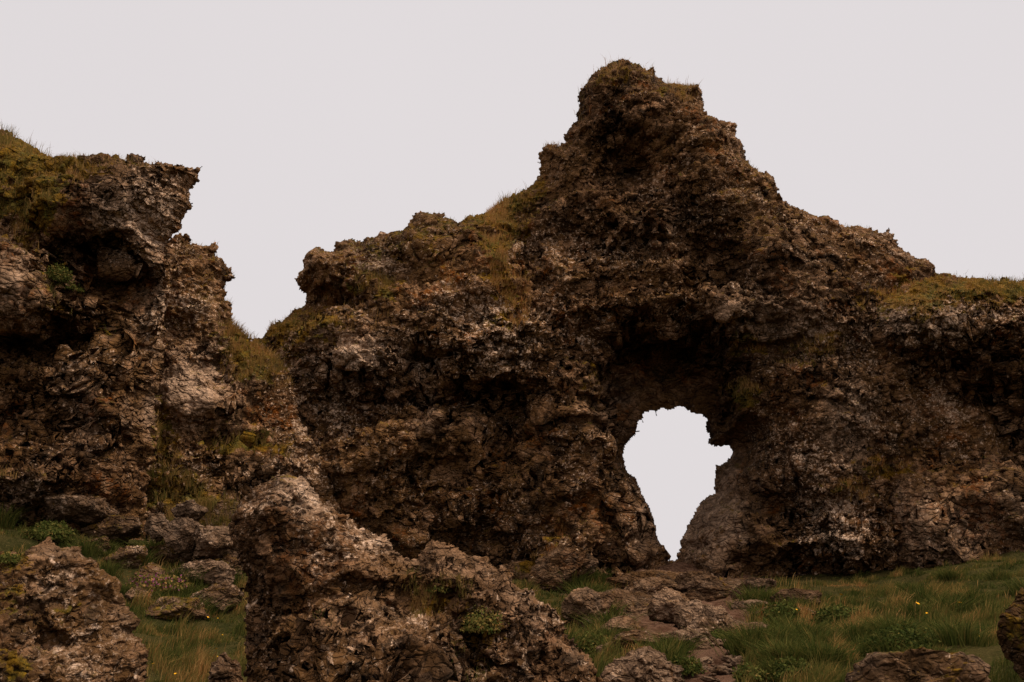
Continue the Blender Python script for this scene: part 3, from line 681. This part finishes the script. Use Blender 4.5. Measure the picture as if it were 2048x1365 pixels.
for i, (px, py, w, h, Y, ti, lb) in enumerate([
        (1180, 1215, 110, 66, 18.6, 10, 'brown rock at the left end of the low reddish ledge'),
        (1300, 1290, 150, 46, 15.4, 0, 'flat brown rock just above the grassy strip left of the path'),
        (1345, 1222, 110, 70, 17.6, -12, 'steep sided brown rock in the middle of the rocks below the opening'),
        (1240, 1296, 90, 34, 14.6, 5, 'low pinkish stone among leafy plants right of the big boulder'),
        (1385, 1240, 80, 66, 16.9, 15, 'tilted brown rock left of the angular tan slab'),
        (1480, 1270, 120, 36, 15.2, 14, 'long sloping tan stone running down beside the path head'),
        (1290, 1180, 90, 40, 19.8, 0, 'dark brown rock between the low ledge and the crumbled mound'),
        (1400, 1165, 90, 36, 20.4, -10, 'dark pointed rock at the right foot of the opening'),
        (1510, 1180, 100, 40, 20.0, 8, 'dark crumbling rock where the wall meets the grass right of the opening')]):
    rock('boulder', px, py, w, h*1.15, Y, lb, seed=81 + 2*i, bare=.45, moss=.08, lich=.2, tilt=ti, depth=.7, sharp=.6, sub=6)
# rubble between the left cliff and the big boulder
for i, (px, py, w, h, Y, ti, lb) in enumerate([
        (250, 1120, 90, 44, 16.4, 8, 'brown rock in the brownish bank below the left cliff'),
        (300, 1150, 76, 40, 16.0, -10, 'dark stone in the bank just above the purple heather'),
        (230, 1062, 120, 50, 17.2, 5, 'dark broken rock at the cliff foot left of the standing grey block'),
        (350, 1220, 130, 44, 15.2, 0, 'low dark rock along the upper edge of the green hollow'),
        (455, 1140, 70, 60, 16.0, 15, 'dark cracked rock touching the left side of the big boulder'),
        (190, 1090, 60, 30, 16.8, 0, 'small brown stone on the grass bank behind the corner boulder')]):
    rock('boulder', px, py, w, h*1.15, Y, lb, seed=141 + 2*i, bare=.35, moss=.3, lich=.3, tilt=ti, depth=.7, sharp=.6, sub=6)
MOUND = rock('ledge', 385, 1130, 250, 250, 18.0, 'mossy mound of broken rock heaped against the cliff behind the pale grey blocks', seed=93, bare=.35, moss=.45, lich=.3, sharp=.7, depth=.5, cat='rock mound')
rock('block', 318, 1058, 60, 62, 17.0, 'pale grey block standing under the grassy knoll by the left cliff', seed=33, bare=1., moss=0, lich=.3, sharp=.7, cat='rock')
rock('block', 368, 1068, 74, 64, 16.8, 'pale grey square block right of the standing block', seed=35, bare=1., moss=0, lich=.3, sharp=.7, cat='rock')
rock('block', 380, 1022, 74, 40, 17.3, 'flat grey block tucked under the grassy knoll', seed=37, bare=.9, moss=0, lich=.3, sharp=.7, cat='rock')
rock('block', 425, 1082, 90, 60, 16.6, 'cracked grey rock left of the tall boulder hump', seed=39, bare=.7, moss=.1, sharp=.6, cat='rock')
rock('block', 360, 1110, 120, 50, 16.4, 'dark rock below the two pale grey blocks', seed=43, bare=.3, moss=.2, sharp=.6, cat='rock')
rock('boulder', 400, 1152, 150, 60, 15.9, 'smooth humped grey rock in the grass left of the big boulder', seed=45, bare=.7, moss=.1, sharp=.3)
rock('boulder', 440, 1195, 110, 60, 15.5, 'dark low rock just above the green hollow', seed=47, bare=.3, moss=.2)
rock('boulder', 275, 1192, 56, 34, 15.6, 'little dark stone beside the purple heather', seed=49, bare=.4, moss=.1, cat='stone')
rock('boulder', 150, 1018, 170, 60, 17.8, 'low broken rocks at the foot of the left cliff', seed=51, bare=.5, sharp=.6, cat='rock')
rock('boulder', 30, 1010, 110, 70, 17.9, 'pale speckled rock at the left edge under the cliff', seed=53, bare=.6, lich=.6, sharp=.5, cat='rock')

# small stones on the path, copied in a loop
rng = np.random.default_rng(7)
protos = []
for k in range(4):
    V, F = ICO[4]; V = V.copy(); P = V*1.2 + k*9.1
    o, e_, _ = cells(P, .8, 60 + k); V *= (1 + .3*o + .1*fbm(P, .5, 2, k))[:, None]; V[:, 2] *= .45
    me = mesh_np('path_stone', V, F, ROCK_MID, {'moss': np.zeros(len(V)), 'lich': np.full(len(V), .2), 'bare': np.full(len(V), .7)}, link=False)
    protos.append(me)
n_st = 0
while n_st < 70:
    px, Y = rng.normal(1440, 65), rng.uniform(8.6, 15.5)
    x = (px - W0/2)/FPX*Y*1.0
    if path_mask(np.array([x]), np.array([Y]))[0] < .35: continue
    o = protos[n_st % 4].copy(); COL.objects.link(o)
    o.name = 'path_stone'
    s = float(rng.choice([.03, .045, .06, .09, .14], p=[.25, .3, .25, .15, .05]))
    o.scale = (s*rng.uniform(.8, 1.5), s*rng.uniform(.8, 1.2), s*rng.uniform(.7, 1.2))
    o.rotation_euler = (rng.uniform(-.3, .3), rng.uniform(-.3, .3), rng.uniform(0, 6.28))
    o.location = (x, Y, float(ground_z([x], [Y])[0]) + s*.12)
    w_ = ('larger' if s > .08 else 'small') + ' flat brown stone lying loose ' + ('on the near end of the dirt path' if Y < 11 else 'on the upper part of the dirt path')
    tag(o, w_, 'stone', w_.replace('stone lying', 'stones lying'))
    n_st += 1

# ------------------------------------------------------------------ grass
def blades(name, P, H, Wd, hue, lean=.45, wind=(.25, .0), seed=0, N=None):
    r = np.random.default_rng(seed); n = len(P)
    ang = r.uniform(0, 2*math.pi, n); side = np.stack([np.cos(ang), np.sin(ang), np.zeros(n)], 1)
    la = r.uniform(0, 2*math.pi, n); lm = np.abs(r.normal(0, lean, n))
    ld = np.stack([np.cos(la)*lm + wind[0], np.sin(la)*lm + wind[1], np.zeros(n)], 1)
    up = np.array([0, 0, 1.])
    if N is not None: ld = ld + N*np.array([.5, .5, 0])
    H = H[:, None]; w = Wd[:, None]
    base = P - up*.02
    mid = base + up*H*.55 + ld*H*.22; tip = base + up*H*(1 - .25*lm[:, None].clip(0, 1)) + ld*H*.8
    V = np.stack([base - side*w*.5, base + side*w*.5, mid - side*w*.4, mid + side*w*.4, tip], 1).reshape(-1, 3)
    b = (np.arange(n)*5)[:, None]
    F = np.stack([b + [0, 1, 3], b + [0, 3, 2], b + [2, 3, 4]], 1).reshape(-1, 3)
    return mesh_np(name, V, F, GRASS, {'hue': np.repeat(hue, 5)}, smooth=False)

def ground_grass(name, n, box, seed, hfun, label):
    r = np.random.default_rng(seed)
    y = r.uniform(box[2], box[3], n); a0 = np.maximum(box[0], -.56*y); a1 = np.minimum(box[1], .56*y); x = a0 + (a1 - a0)*r.uniform(0, 1, n)
    P = np.stack([x, y, np.zeros(n)], 1)
    cl = fbm(P, .9, 3, seed + 3); cl2 = fbm(P, .28, 2, seed + 4)
    pm = path_mask(x, y)
    px, py = topx(np.stack([x, y, ground_z(x, y, False)], 1))
    rocky = ell(px, py, ROCKY)
    keep = (r.uniform(0, 1, n) < np.clip(.75 + .9*cl, .1, 1)) & (pm + .3*cl2 < .22 + .2*r.uniform(0, 1, n)) & (rocky + .4*cl2 < .5)
    keep &= (px > -250) & (px < 2300) & (py < 1600)
    x, y, cl, cl2, px, py = [a[keep] for a in (x, y, cl, cl2, px, py)]
    P = np.stack([x, y, ground_z(x, y)], 1)
    h, hue = hfun(px, py, cl, cl2, r, len(x))
    h = h*(1 + 1.1*np.clip(perlin(P/.45, 77)*2.2, -.5, 1.2)); hue = np.clip(hue + .16*perlin(P/.3, 78), 0, 1)
    o = blades(name, P, h, r.uniform(.005, .011, len(x))*np.clip(y/11, .7, 1.6), hue, seed=seed)
    return tag(o, label, 'grass', kind='stuff')
def hf(px, py, cl, cl2, r, n):
    tall = np.clip(.5 + cl2*1.2 + cl*.6, 0, 1)
    h = (.035 + .15*tall**1.8*r.uniform(.4, 1, n))*np.where(py < 1180, .6, 1)
    dry = ell(px, py, [(1530, 1240, 160, 30, .35), (1600, 1330, 90, 30, .12), (1180, 1170, 60, 26, .35), (330, 1140, 130, 62, .5), (1250, 1290, 80, 20, .1), (1700, 1270, 90, 26, .2), (1480, 1170, 60, 14, .2), (350, 1330, 60, 60, .03)])
    hue = np.clip(.21 + .5*dry + .5*cl + .35*cl2 + .10*r.normal(0, 1, n) + .3*(r.uniform(0, 1, n) < .05 + dry*.4), 0, 1)
    return h, hue
ground_grass('grass', 300000, (-1, 13, 7.5, 21.5), 101, hf, 'green and rusty grass on the slope to the right of the path')
ground_grass('grass', 130000, (-12, -.6, 8.5, 18.5), 103, hf, 'green grass in the hollow between the two foreground boulders')

def hw_(px, py, cl, cl2, r, n):
    return .08 + .18*r.uniform(.3, 1, n), np.clip(.60 + .16*r.normal(0, 1, n), 0, 1)
r = np.random.default_rng(505); n_w = 1500
cxy = [(1540, 1255, 90, 22), (1600, 1320, 90, 40), (1480, 1230, 60, 16), (1720, 1250, 90, 22), (1190, 1180, 50, 24), (1250, 1300, 50, 16), (330, 1310, 60, 50), (340, 1150, 70, 40), (1560, 1180, 60, 12), (1880, 1230, 120, 40)]
pw = []
for cx_, cy_, rx_, ry_ in cxy:
    for _ in range(14):
        a_, b_ = cx_ + rx_*r.normal(0, .7), cy_ + ry_*r.normal(0, .7)
        Yh = ground_hit(a_, b_)
        if Yh:
            x_ = float(at(a_, b_, Yh)[0]); q_ = r.normal(0, .16, (n_w//140, 2)) + [x_, Yh]; pw.append(q_)
pw = np.concatenate(pw); pw = pw[path_mask(pw[:, 0], pw[:, 1]) < .5]
WP = np.stack([pw[:, 0], pw[:, 1], ground_z(pw[:, 0], pw[:, 1])], 1)
h_, u_ = hw_(None, None, None, None, r, len(WP))
tag(blades('weeds', WP, h_, r.uniform(.006, .011, len(WP))*np.clip(WP[:, 1]/12, .7, 1.5), u_, lean=.25, seed=506), 'tall rusty brown weeds standing above the green grass', 'weeds', kind='stuff')
def rock_grass(src, label, patches, seed, name='grass'):
    """patches: (cx, cy, rx, ry, count, height, hue[, mode]) mode 'top' = only upward-looking places"""
    V, N, px, py, mo = SURF[src]
    r = np.random.default_rng(seed)
    ps, hs, hu, ns = [], [], [], []
    yb = np.median(V[:, 1])
    for p in patches:
        cx, cy, rx, ry, cnt, hh, hue = p[:7]
        lo = p[7] if len(p) > 7 else .25
        d = ((px - cx)/rx)**2 + ((py - cy)/ry)**2
        k = np.nonzero((d < 1) & (N[:, 2] > lo) & (N[:, 1] < .5))[0]
        if len(k) == 0: continue
        # gather into tussocks so that the patch is uneven
        c = k[r.integers(0, len(k), cnt)]
        keep = r.uniform(0, 1, cnt) < np.clip(.55 + 1.2*perlin(V[c]/.3, seed + 1), .08, 1)
        c = c[keep]
        ps.append(V[c] + r.normal(0, .012, (len(c), 3))); ns.append(N[c])
        hs.append(hh*r.uniform(.45, 1.15, len(c))); hu.append(np.clip(hue + r.normal(0, .1, len(c)) + .2*perlin(V[c]/.5, seed + 2), 0, 1))
    P = np.concatenate(ps); n = len(P)
    w = r.uniform(.006, .011, n)*max(.45, P[:, 1].mean()/20)
    o = blades(name, P, np.concatenate(hs), w, np.concatenate(hu), lean=.5, wind=(.12, -.1), seed=seed, N=np.concatenate(ns))
    return tag(o, label, 'grass', kind='stuff')
rock_grass('rock_arch', 'straw coloured grass and moss tufts growing on the arch wall', [
    (1245, 160, 75, 45, 1100, .10, .72, .1), (1245, 140, 75, 30, 90, .34, .74, .1), (1365, 178, 45, 16, 600, .10, .72, .1), (1365, 178, 45, 16, 50, .3, .72, .1), (1165, 200, 16, 60, 120, .22, .7, -.3), (1022, 415, 50, 40, 2600, .14, .72, 0), (1022, 395, 50, 30, 160, .32, .72, 0), (1005, 470, 40, 70, 2600, .18, .80, -.35), (1035, 600, 26, 60, 2600, .18, .84, -.4), (1000, 550, 22, 50, 1300, .18, .82, -.4), (740, 640, 80, 22, 900, .16, .78, -.2), (640, 640, 60, 16, 1200, .14, .74, -.2), (1370, 185, 30, 20, 1200, .12, .76, -.3), (1225, 140, 50, 16, 600, .12, .76, -.3), (1240, 585, 30, 12, 300, .12, .88, -.3),
    (1115, 292, 30, 12, 300, .16, .7), (575, 645, 60, 26, 1300, .14, .68, .05), (745, 565, 46, 20, 1500, .2, .62, .05), (690, 600, 50, 14, 500, .16, .7, .1), (1480, 778, 36, 20, 2000, .16, .66, -.3), (1495, 690, 40, 12, 1600, .14, .78, -.2), (1635, 690, 60, 16, 1200, .17, .68, .1),
    (1600, 720, 50, 14, 500, .15, .6, .1), (1765, 930, 40, 16, 1600, .16, .84, -.3), (1700, 980, 40, 24, 1900, .16, .78, -.3), (1790, 600, 70, 24, 1500, .16, .74, .1), (1090, 1110, 40, 18, 1500, .18, .90, -.3), (1190, 775, 16, 34, 700, .14, .84, -.4), (1120, 1055, 12, 20, 500, .14, .86, -.4), (1800, 640, 40, 14, 700, .13, .8, -.2),
    (1240, 560, 20, 10, 200, .14, .9), (900, 440, 60, 16, 300, .12, .6), (840, 660, 50, 16, 500, .14, .62), (1500, 330, 30, 40, 300, .14, .6), (1700, 455, 90, 10, 300, .14, .6), (900, 560, 14, 60, 260, .16, .8, 0)], 201)
rock_grass(MOUND.name, 'olive and brown grass growing over the rock mound left of the central boulder', [(345, 1010, 90, 30, 3000, .22, .55, .1), (430, 1050, 60, 60, 2600, .22, .58, .1), (300, 1100, 60, 90, 1800, .2, .5, .1), (380, 1150, 90, 60, 1600, .2, .6, .1)], 214)
rock_grass('rock_cliff', 'brown and green grass hanging over the top of the left cliff', [
    (40, 305, 110, 60, 2400, .13, .62, .2), (60, 280, 90, 40, 260, .34, .62, .0), (130, 335, 110, 26, 800, .09, .7, .2), (60, 430, 45, 70, 2600, .22, .66, 0), (230, 330, 90, 16, 900, .14, .66), (15, 400, 50, 50, 2200, .24, .52, 0), (110, 540, 16, 60, 500, .16, .35, -.1), (-80, 250, 120, 70, 3000, .28, .5),
    (220, 655, 16, 16, 260, .14, .3, -.1), (120, 620, 30, 20, 400, .14, .45, 0), (322, 860, 12, 60, 500, .18, .6, -.1), (40, 940, 60, 20, 700, .16, .6, .1), (160, 345, 30, 24, 800, .2, .66)], 203)
rock_grass('rock_pillar', 'olive and tan grass on the slope and knoll between the left cliff and the arch', [
    (500, 720, 70, 50, 3200, .2, .72, .05), (475, 665, 40, 22, 1400, .2, .68, .05), (485, 885, 60, 24, 2400, .2, .56, .05), (545, 905, 50, 16, 900, .16, .6, .05), (340, 980, 70, 30, 4200, .26, .56, .0), (430, 1030, 70, 50, 3600, .26, .58, .05), (330, 900, 30, 60, 900, .2, .6, 0),
    (440, 600, 50, 60, 600, .14, .6), (400, 500, 60, 20, 500, .12, .6), (470, 1100, 40, 30, 1200, .22, .62), (560, 740, 50, 40, 900, .16, .74, .1)], 205)
rock_grass('rock_outcrop', 'orange and green grass along the top of the right outcrop', [
    (1900, 570, 130, 22, 2800, .09, .78, .2), (2030, 575, 80, 22, 3000, .12, .5, .1), (1980, 560, 100, 16, 120, .26, .6, .1), (1830, 600, 80, 24, 1500, .12, .84, .1), (2150, 575, 90, 24, 1500, .2, .5, .1), (1850, 650, 22, 34, 500, .15, .8, 0), (1770, 935, 44, 24, 900, .16, .84, 0), (1960, 610, 100, 20, 900, .12, .74, .1)], 207)
rock_grass('boulder', 'short green and brown growth in the cracks of the central boulder', [
    (895, 1180, 50, 30, 1400, .06, .5, .1), (865, 1215, 50, 20, 1400, .06, .62, .1), (825, 1165, 20, 30, 500, .06, .4, 0), (940, 1330, 40, 40, 900, .07, .45, .0), (660, 1235, 30, 20, 300, .05, .3, 0)], 209)

# ------------------------------------------------------------------ leafy plants, heather, flowers
def leaf_clump(bp, r, rad, n, leaf, hues, seed, flat=.6):
    q = np.random.default_rng(seed)
    d = q.normal(0, 1, (n, 3)); d[:, 2] = np.abs(d[:, 2]); d /= np.linalg.norm(d, axis=1)[:, None]
    rr = rad*q.uniform(.35, 1., n)**.6*(1 + .35*perlin(d*2.2 + seed, seed))
    c = d*rr[:, None]*np.array([1, 1, flat])
    a = q.normal(0, 1, (n, 3)); a /= np.linalg.norm(a, axis=1)[:, None]
    b = np.cross(a, d + .3*q.normal(0, 1, (n, 3))); b /= np.linalg.norm(b, axis=1)[:, None] + 1e-9
    L = leaf*q.uniform(.6, 1.3, n)[:, None]
    V = np.stack([c, c + a*L*.5 + b*L*.3, c + a*L, c + a*L*.5 - b*L*.3], 1).reshape(-1, 3)
    F = np.arange(n*4).reshape(-1, 4)
    hue = np.clip(hues[0] + hues[1]*q.normal(0, 1, n), 0, 1)
    return V, F, np.repeat(hue, 4)
def plant(name, px, py, Y, rad, n, leaf, hue, label, seed, cat='plant', flat=.6, group=None, pos=None, bloom=0):
    if pos is None:
        x, z = at(px, py, Y); pos = (float(x), Y, float(z))
    root = bpy.data.objects.new(name, None); COL.objects.link(root); root.location = pos; root.empty_display_size = .1
    tag(root, label, cat, group)
    V, F, hu = leaf_clump(None, None, rad, n, leaf, hue, seed, flat)
    mesh_np('leaves', V, F, GRASS, {'hue': hu}, smooth=False, parent=root)
    # twigs
    q = np.random.default_rng(seed + 1); m_ = 14
    tips = V[::4][q.integers(0, n, m_)]*.9
    sv_, sf = [], []
    for t_ in tips:
        w_ = rad*.012; k = len(sv_)
        for p_, s_ in ((np.array([0, 0, -.05*rad]), w_), (t_, w_*.4)):
            for a_ in range(3): sv_.append(p_ + s_*np.array([math.cos(a_*2.094), math.sin(a_*2.094), 0]))
        for a_ in range(3): sf.append((k + a_, k + (a_ + 1) % 3, k + 3 + (a_ + 1) % 3, k + 3 + a_))
    mesh_np('stem', np.array(sv_), np.array(sf), STEM, parent=root)
    if bloom:
        V2, F2, h2 = leaf_clump(None, None, rad*1.05, bloom, leaf*.8, (0, 0), seed + 9, flat)
        tag(mesh_np('bloom', V2, F2, PURPLE, smooth=False, parent=root), kind='stuff')
    return root
def hit(src, px, py, up=True):
    V, N, qx, qy, _ = SURF[src]
    d = (qx - px)**2 + (qy - py)**2 + np.where(N[:, 1] > .3, 1e6, 0)
    k = np.nonzero(d < d.min() + 60)[0]
    return V[k[np.argmin(V[k, 1])]]
plant('shrub', 0, 0, 0, .17, 2200, .022, (.40, .16), 'small green shrub with reddish leaves on the front of the central boulder', 301, pos=hit('boulder', 965, 1262), cat='shrub', flat=.9)
plant('shrub', 0, 0, 0, .10, 900, .02, (.34, .14), 'little dark green shrub in the crevice between the humps of the central boulder', 302, pos=hit('boulder', 885, 1188), cat='shrub')
plant('shrub', 0, 0, 0, .10, 700, .02, (.3, .1), 'green shrub growing on the left edge of the corner boulder', 303, pos=hit('boulder.001', 12, 1118), cat='shrub')
plant('heather', 318, 1180, 15.4, .45, 2600, .05, (.45, .2), 'purple flowering heather patch beside rocks left of the big boulder', 304, cat='heather', bloom=500, flat=.5)
plant('shrub', 120, 0, 0, .26, 900, .05, (.28, .14), 'grey green plant hanging in the crack right of the round rock on the left cliff', 305, pos=hit('rock_cliff', 118, 560), cat='plant', flat=1.2)
plant('shrub', 0, 0, 0, .2, 600, .045, (.3, .14), 'small leafy plant under the overhang of the left cliff', 306, pos=hit('rock_cliff', 152, 580), cat='plant')
for i, (px, py, Y, rad, hu, lb) in enumerate([
        (1365, 1330, 10.2, .20, .24, 'dark green leafy clump right of the flat topped rock, at the path edge'),
        (1190, 1290, 12.8, .34, .30, 'yellowish green leafy plant right beside the big boulder'),
        (1270, 1285, 13.4, .26, .20, 'low dark green plant above the flat topped rock'),
        (1490, 1290, 12.6, .22, .18, 'dark green rosette plant where the path narrows'),
        (1440, 1285, 13.4, .20, .24, 'green plant growing left of the path head beneath the slab'),
        (1560, 1235, 15.4, .32, .2, 'dark green low plant in the grass above the long flat stone'),
        (1680, 1240, 14.6, .34, .22, 'broad dark green plant in the middle of the right slope'),
        (1800, 1300, 11.0, .36, .14, 'dark tussock above the wide rock at the bottom right'),
        (1590, 1345, 9.6, .24, .2, 'bushy green plant at the bottom, right of the path'),
        (1500, 1345, 9.8, .16, .3, 'small green plant on the right edge of the path at the bottom'),
        (100, 1075, 15.6, .4, .26, 'dark green plants spreading on the bank above the corner boulder'),
        (1180, 1225, 17.0, .3, .45, 'olive plant left of the low reddish ledge')]):
    Y = ground_hit(px, py + 12) or Y
    x = float(at(px, py, Y)[0]); z = float(ground_z([x], [Y])[0])
    plant('leafy_plant', px, py, Y, rad, int(2600*rad/.3), .05 if Y > 12 else .035, (hu, .13), lb, 320 + i, pos=(x, Y, z), flat=.7)

# grass tussocks: one is built, the rest are copies of it and of its part
def tussock(seed):
    q = np.random.default_rng(seed); n = 420
    root = bpy.data.objects.new('grass_tussock', None); COL.objects.link(root); root.empty_display_size = .1
    P = np.stack([q.normal(0, .07, n), q.normal(0, .07, n), np.zeros(n)], 1)
    N = P/.09; N[:, 2] = 0
    o = blades('blades', P, q.uniform(.14, .36, n), q.uniform(.005, .010, n), np.clip(.22 + .14*q.normal(0, 1, n), 0, 1), lean=.5, wind=(0, 0), seed=seed, N=N)
    o.parent = root
    return root
ts0 = tussock(61)
r = np.random.default_rng(62); k_ = 0
tsp = [(r.normal(cx_, rx_), r.normal(cy_, ry_)) for cx_, cy_, rx_, ry_, m_ in [
    (1590, 1320, 90, 26, 26), (1720, 1265, 90, 22, 14), (1850, 1290, 70, 16, 10), (1560, 1215, 60, 14, 10), (1240, 1290, 60, 14, 10), (1330, 1330, 40, 20, 7), (1490, 1300, 26, 20, 6), (1170, 1210, 40, 26, 8),
    (300, 1130, 70, 26, 14), (360, 1200, 60, 22, 12), (120, 1060, 90, 14, 10), (430, 1130, 30, 40, 8), (1950, 1200, 60, 30, 8)] for _ in range(m_)]
for px, py in tsp:
    Y = ground_hit(px, py)
    if Y is None: continue
    x = float(at(px, py, Y)[0])
    if path_mask(np.array([x]), np.array([Y]))[0] > .15: continue
    o = ts0 if k_ == 0 else ts0.copy()
    if k_:
        COL.objects.link(o)
        for ch in list(ts0.children):
            c = ch.copy(); COL.objects.link(c); c.parent = o
    sc_ = r.uniform(.55, 1.25)*(1 if Y < 14 else 1.15)
    o.location = (x, Y, float(ground_z([x], [Y])[0]) - .01); o.scale = (sc_*r.uniform(.9, 1.4), sc_*1.1, sc_*r.uniform(.7, 1.1)); o.rotation_euler = (0, 0, r.uniform(0, 6.28))
    if px < 900:
        w_ = 'under the left cliff, behind the corner boulder' if px < 220 else ('in the brown bank around the purple heather' if py < 1165 else 'at the upper edge of the green hollow')
        if px > 400: w_ = 'squeezed between rocks and the left side of the big boulder'
    elif px < 1215: w_ = 'left of the low reddish ledge beneath the arch'
    elif px < 1420: w_ = 'around the flat topped rock left of the path'
    elif py < 1235: w_ = 'close to the foot of the wall right of the opening'
    elif px < 1530: w_ = 'at the right edge of the dirt path'
    elif px > 1880 and py < 1250: w_ = 'high on the slope towards the right edge'
    elif px > 1780: w_ = 'behind the wide rock at the bottom right'
    elif py > 1290: w_ = 'between the path and the wide bottom right rock'
    else: w_ = 'in the middle of the right slope'
    tag(o, 'dark green grass tussock ' + w_, 'grass tussock', 'grass tussocks ' + w_)
    k_ += 1

# yellow flowers: one is built, the rest are copies of it and of its parts
def flower():
    root = bpy.data.objects.new('yellow_flower', None); COL.objects.link(root); root.empty_display_size = .05
    V, F = [], []
    for k in range(4):
        z = k/3*.22; x = .02*math.sin(k)
        for a in range(4): V.append((x + .0025*math.cos(a*1.571), .0025*math.sin(a*1.571), z))
    for k in range(3):
        for a in range(4): F.append((k*4 + a, k*4 + (a + 1) % 4, k*4 + 4 + (a + 1) % 4, k*4 + 4 + a))
    mesh_np('stem', np.array(V), np.array(F), STEM, parent=root)
    V, F = [], []
    cx = .02*math.sin(3)
    for k in range(6):
        a = k*math.pi/3; u = np.array([math.cos(a), math.sin(a), .35]); s = np.array([-math.sin(a), math.cos(a), 0]); c = np.array([cx, 0, .22])
        i = len(V); V += [c, c + u*.017 + s*.011, c + u*.032, c + u*.017 - s*.011]; F.append((i, i + 1, i + 2, i + 3))
    mesh_np('petals', np.array(V), np.array(F), YELLOW, smooth=False, parent=root)
    return root
fl0 = flower(); r = np.random.default_rng(44)
spots = [(1790, 1250, 13.4), (1885, 1243, 13.2), (1298, 1262, 15.0), (1655, 1222, 15.5), (1380, 1345, 9.8), (1700, 1262, 13), (1570, 1250, 14.2)]
spots += [(r.uniform(300, 470), 0, r.uniform(9.5, 14.5)) for _ in range(22)] + [(r.uniform(1150, 2040), 0, r.uniform(9, 17)) for _ in range(16)]
for i, (px, py, Y) in enumerate(spots):
    o = fl0 if i == 0 else fl0.copy()
    if i:
        COL.objects.link(o)
        for ch in list(fl0.children):
            c = ch.copy(); COL.objects.link(c); c.parent = o
    x = (px - W0/2)/FPX*Y
    o.location = (x, Y, float(ground_z([x], [Y])[0]) + .0)
    s = 1.0 if i < 4 else r.uniform(.35, .6)
    o.scale = (s, s, s*1.05); o.rotation_euler = (r.uniform(-.6, .2), r.uniform(-.3, .3), r.uniform(0, 6))
    left = px < 1000
    tag(o, 'tiny yellow wildflower in the green hollow between the foreground boulders' if left else 'tiny yellow wildflower in the grass of the right slope', 'flower',
        'yellow wildflowers in the green hollow' if left else 'yellow wildflowers on the right slope')
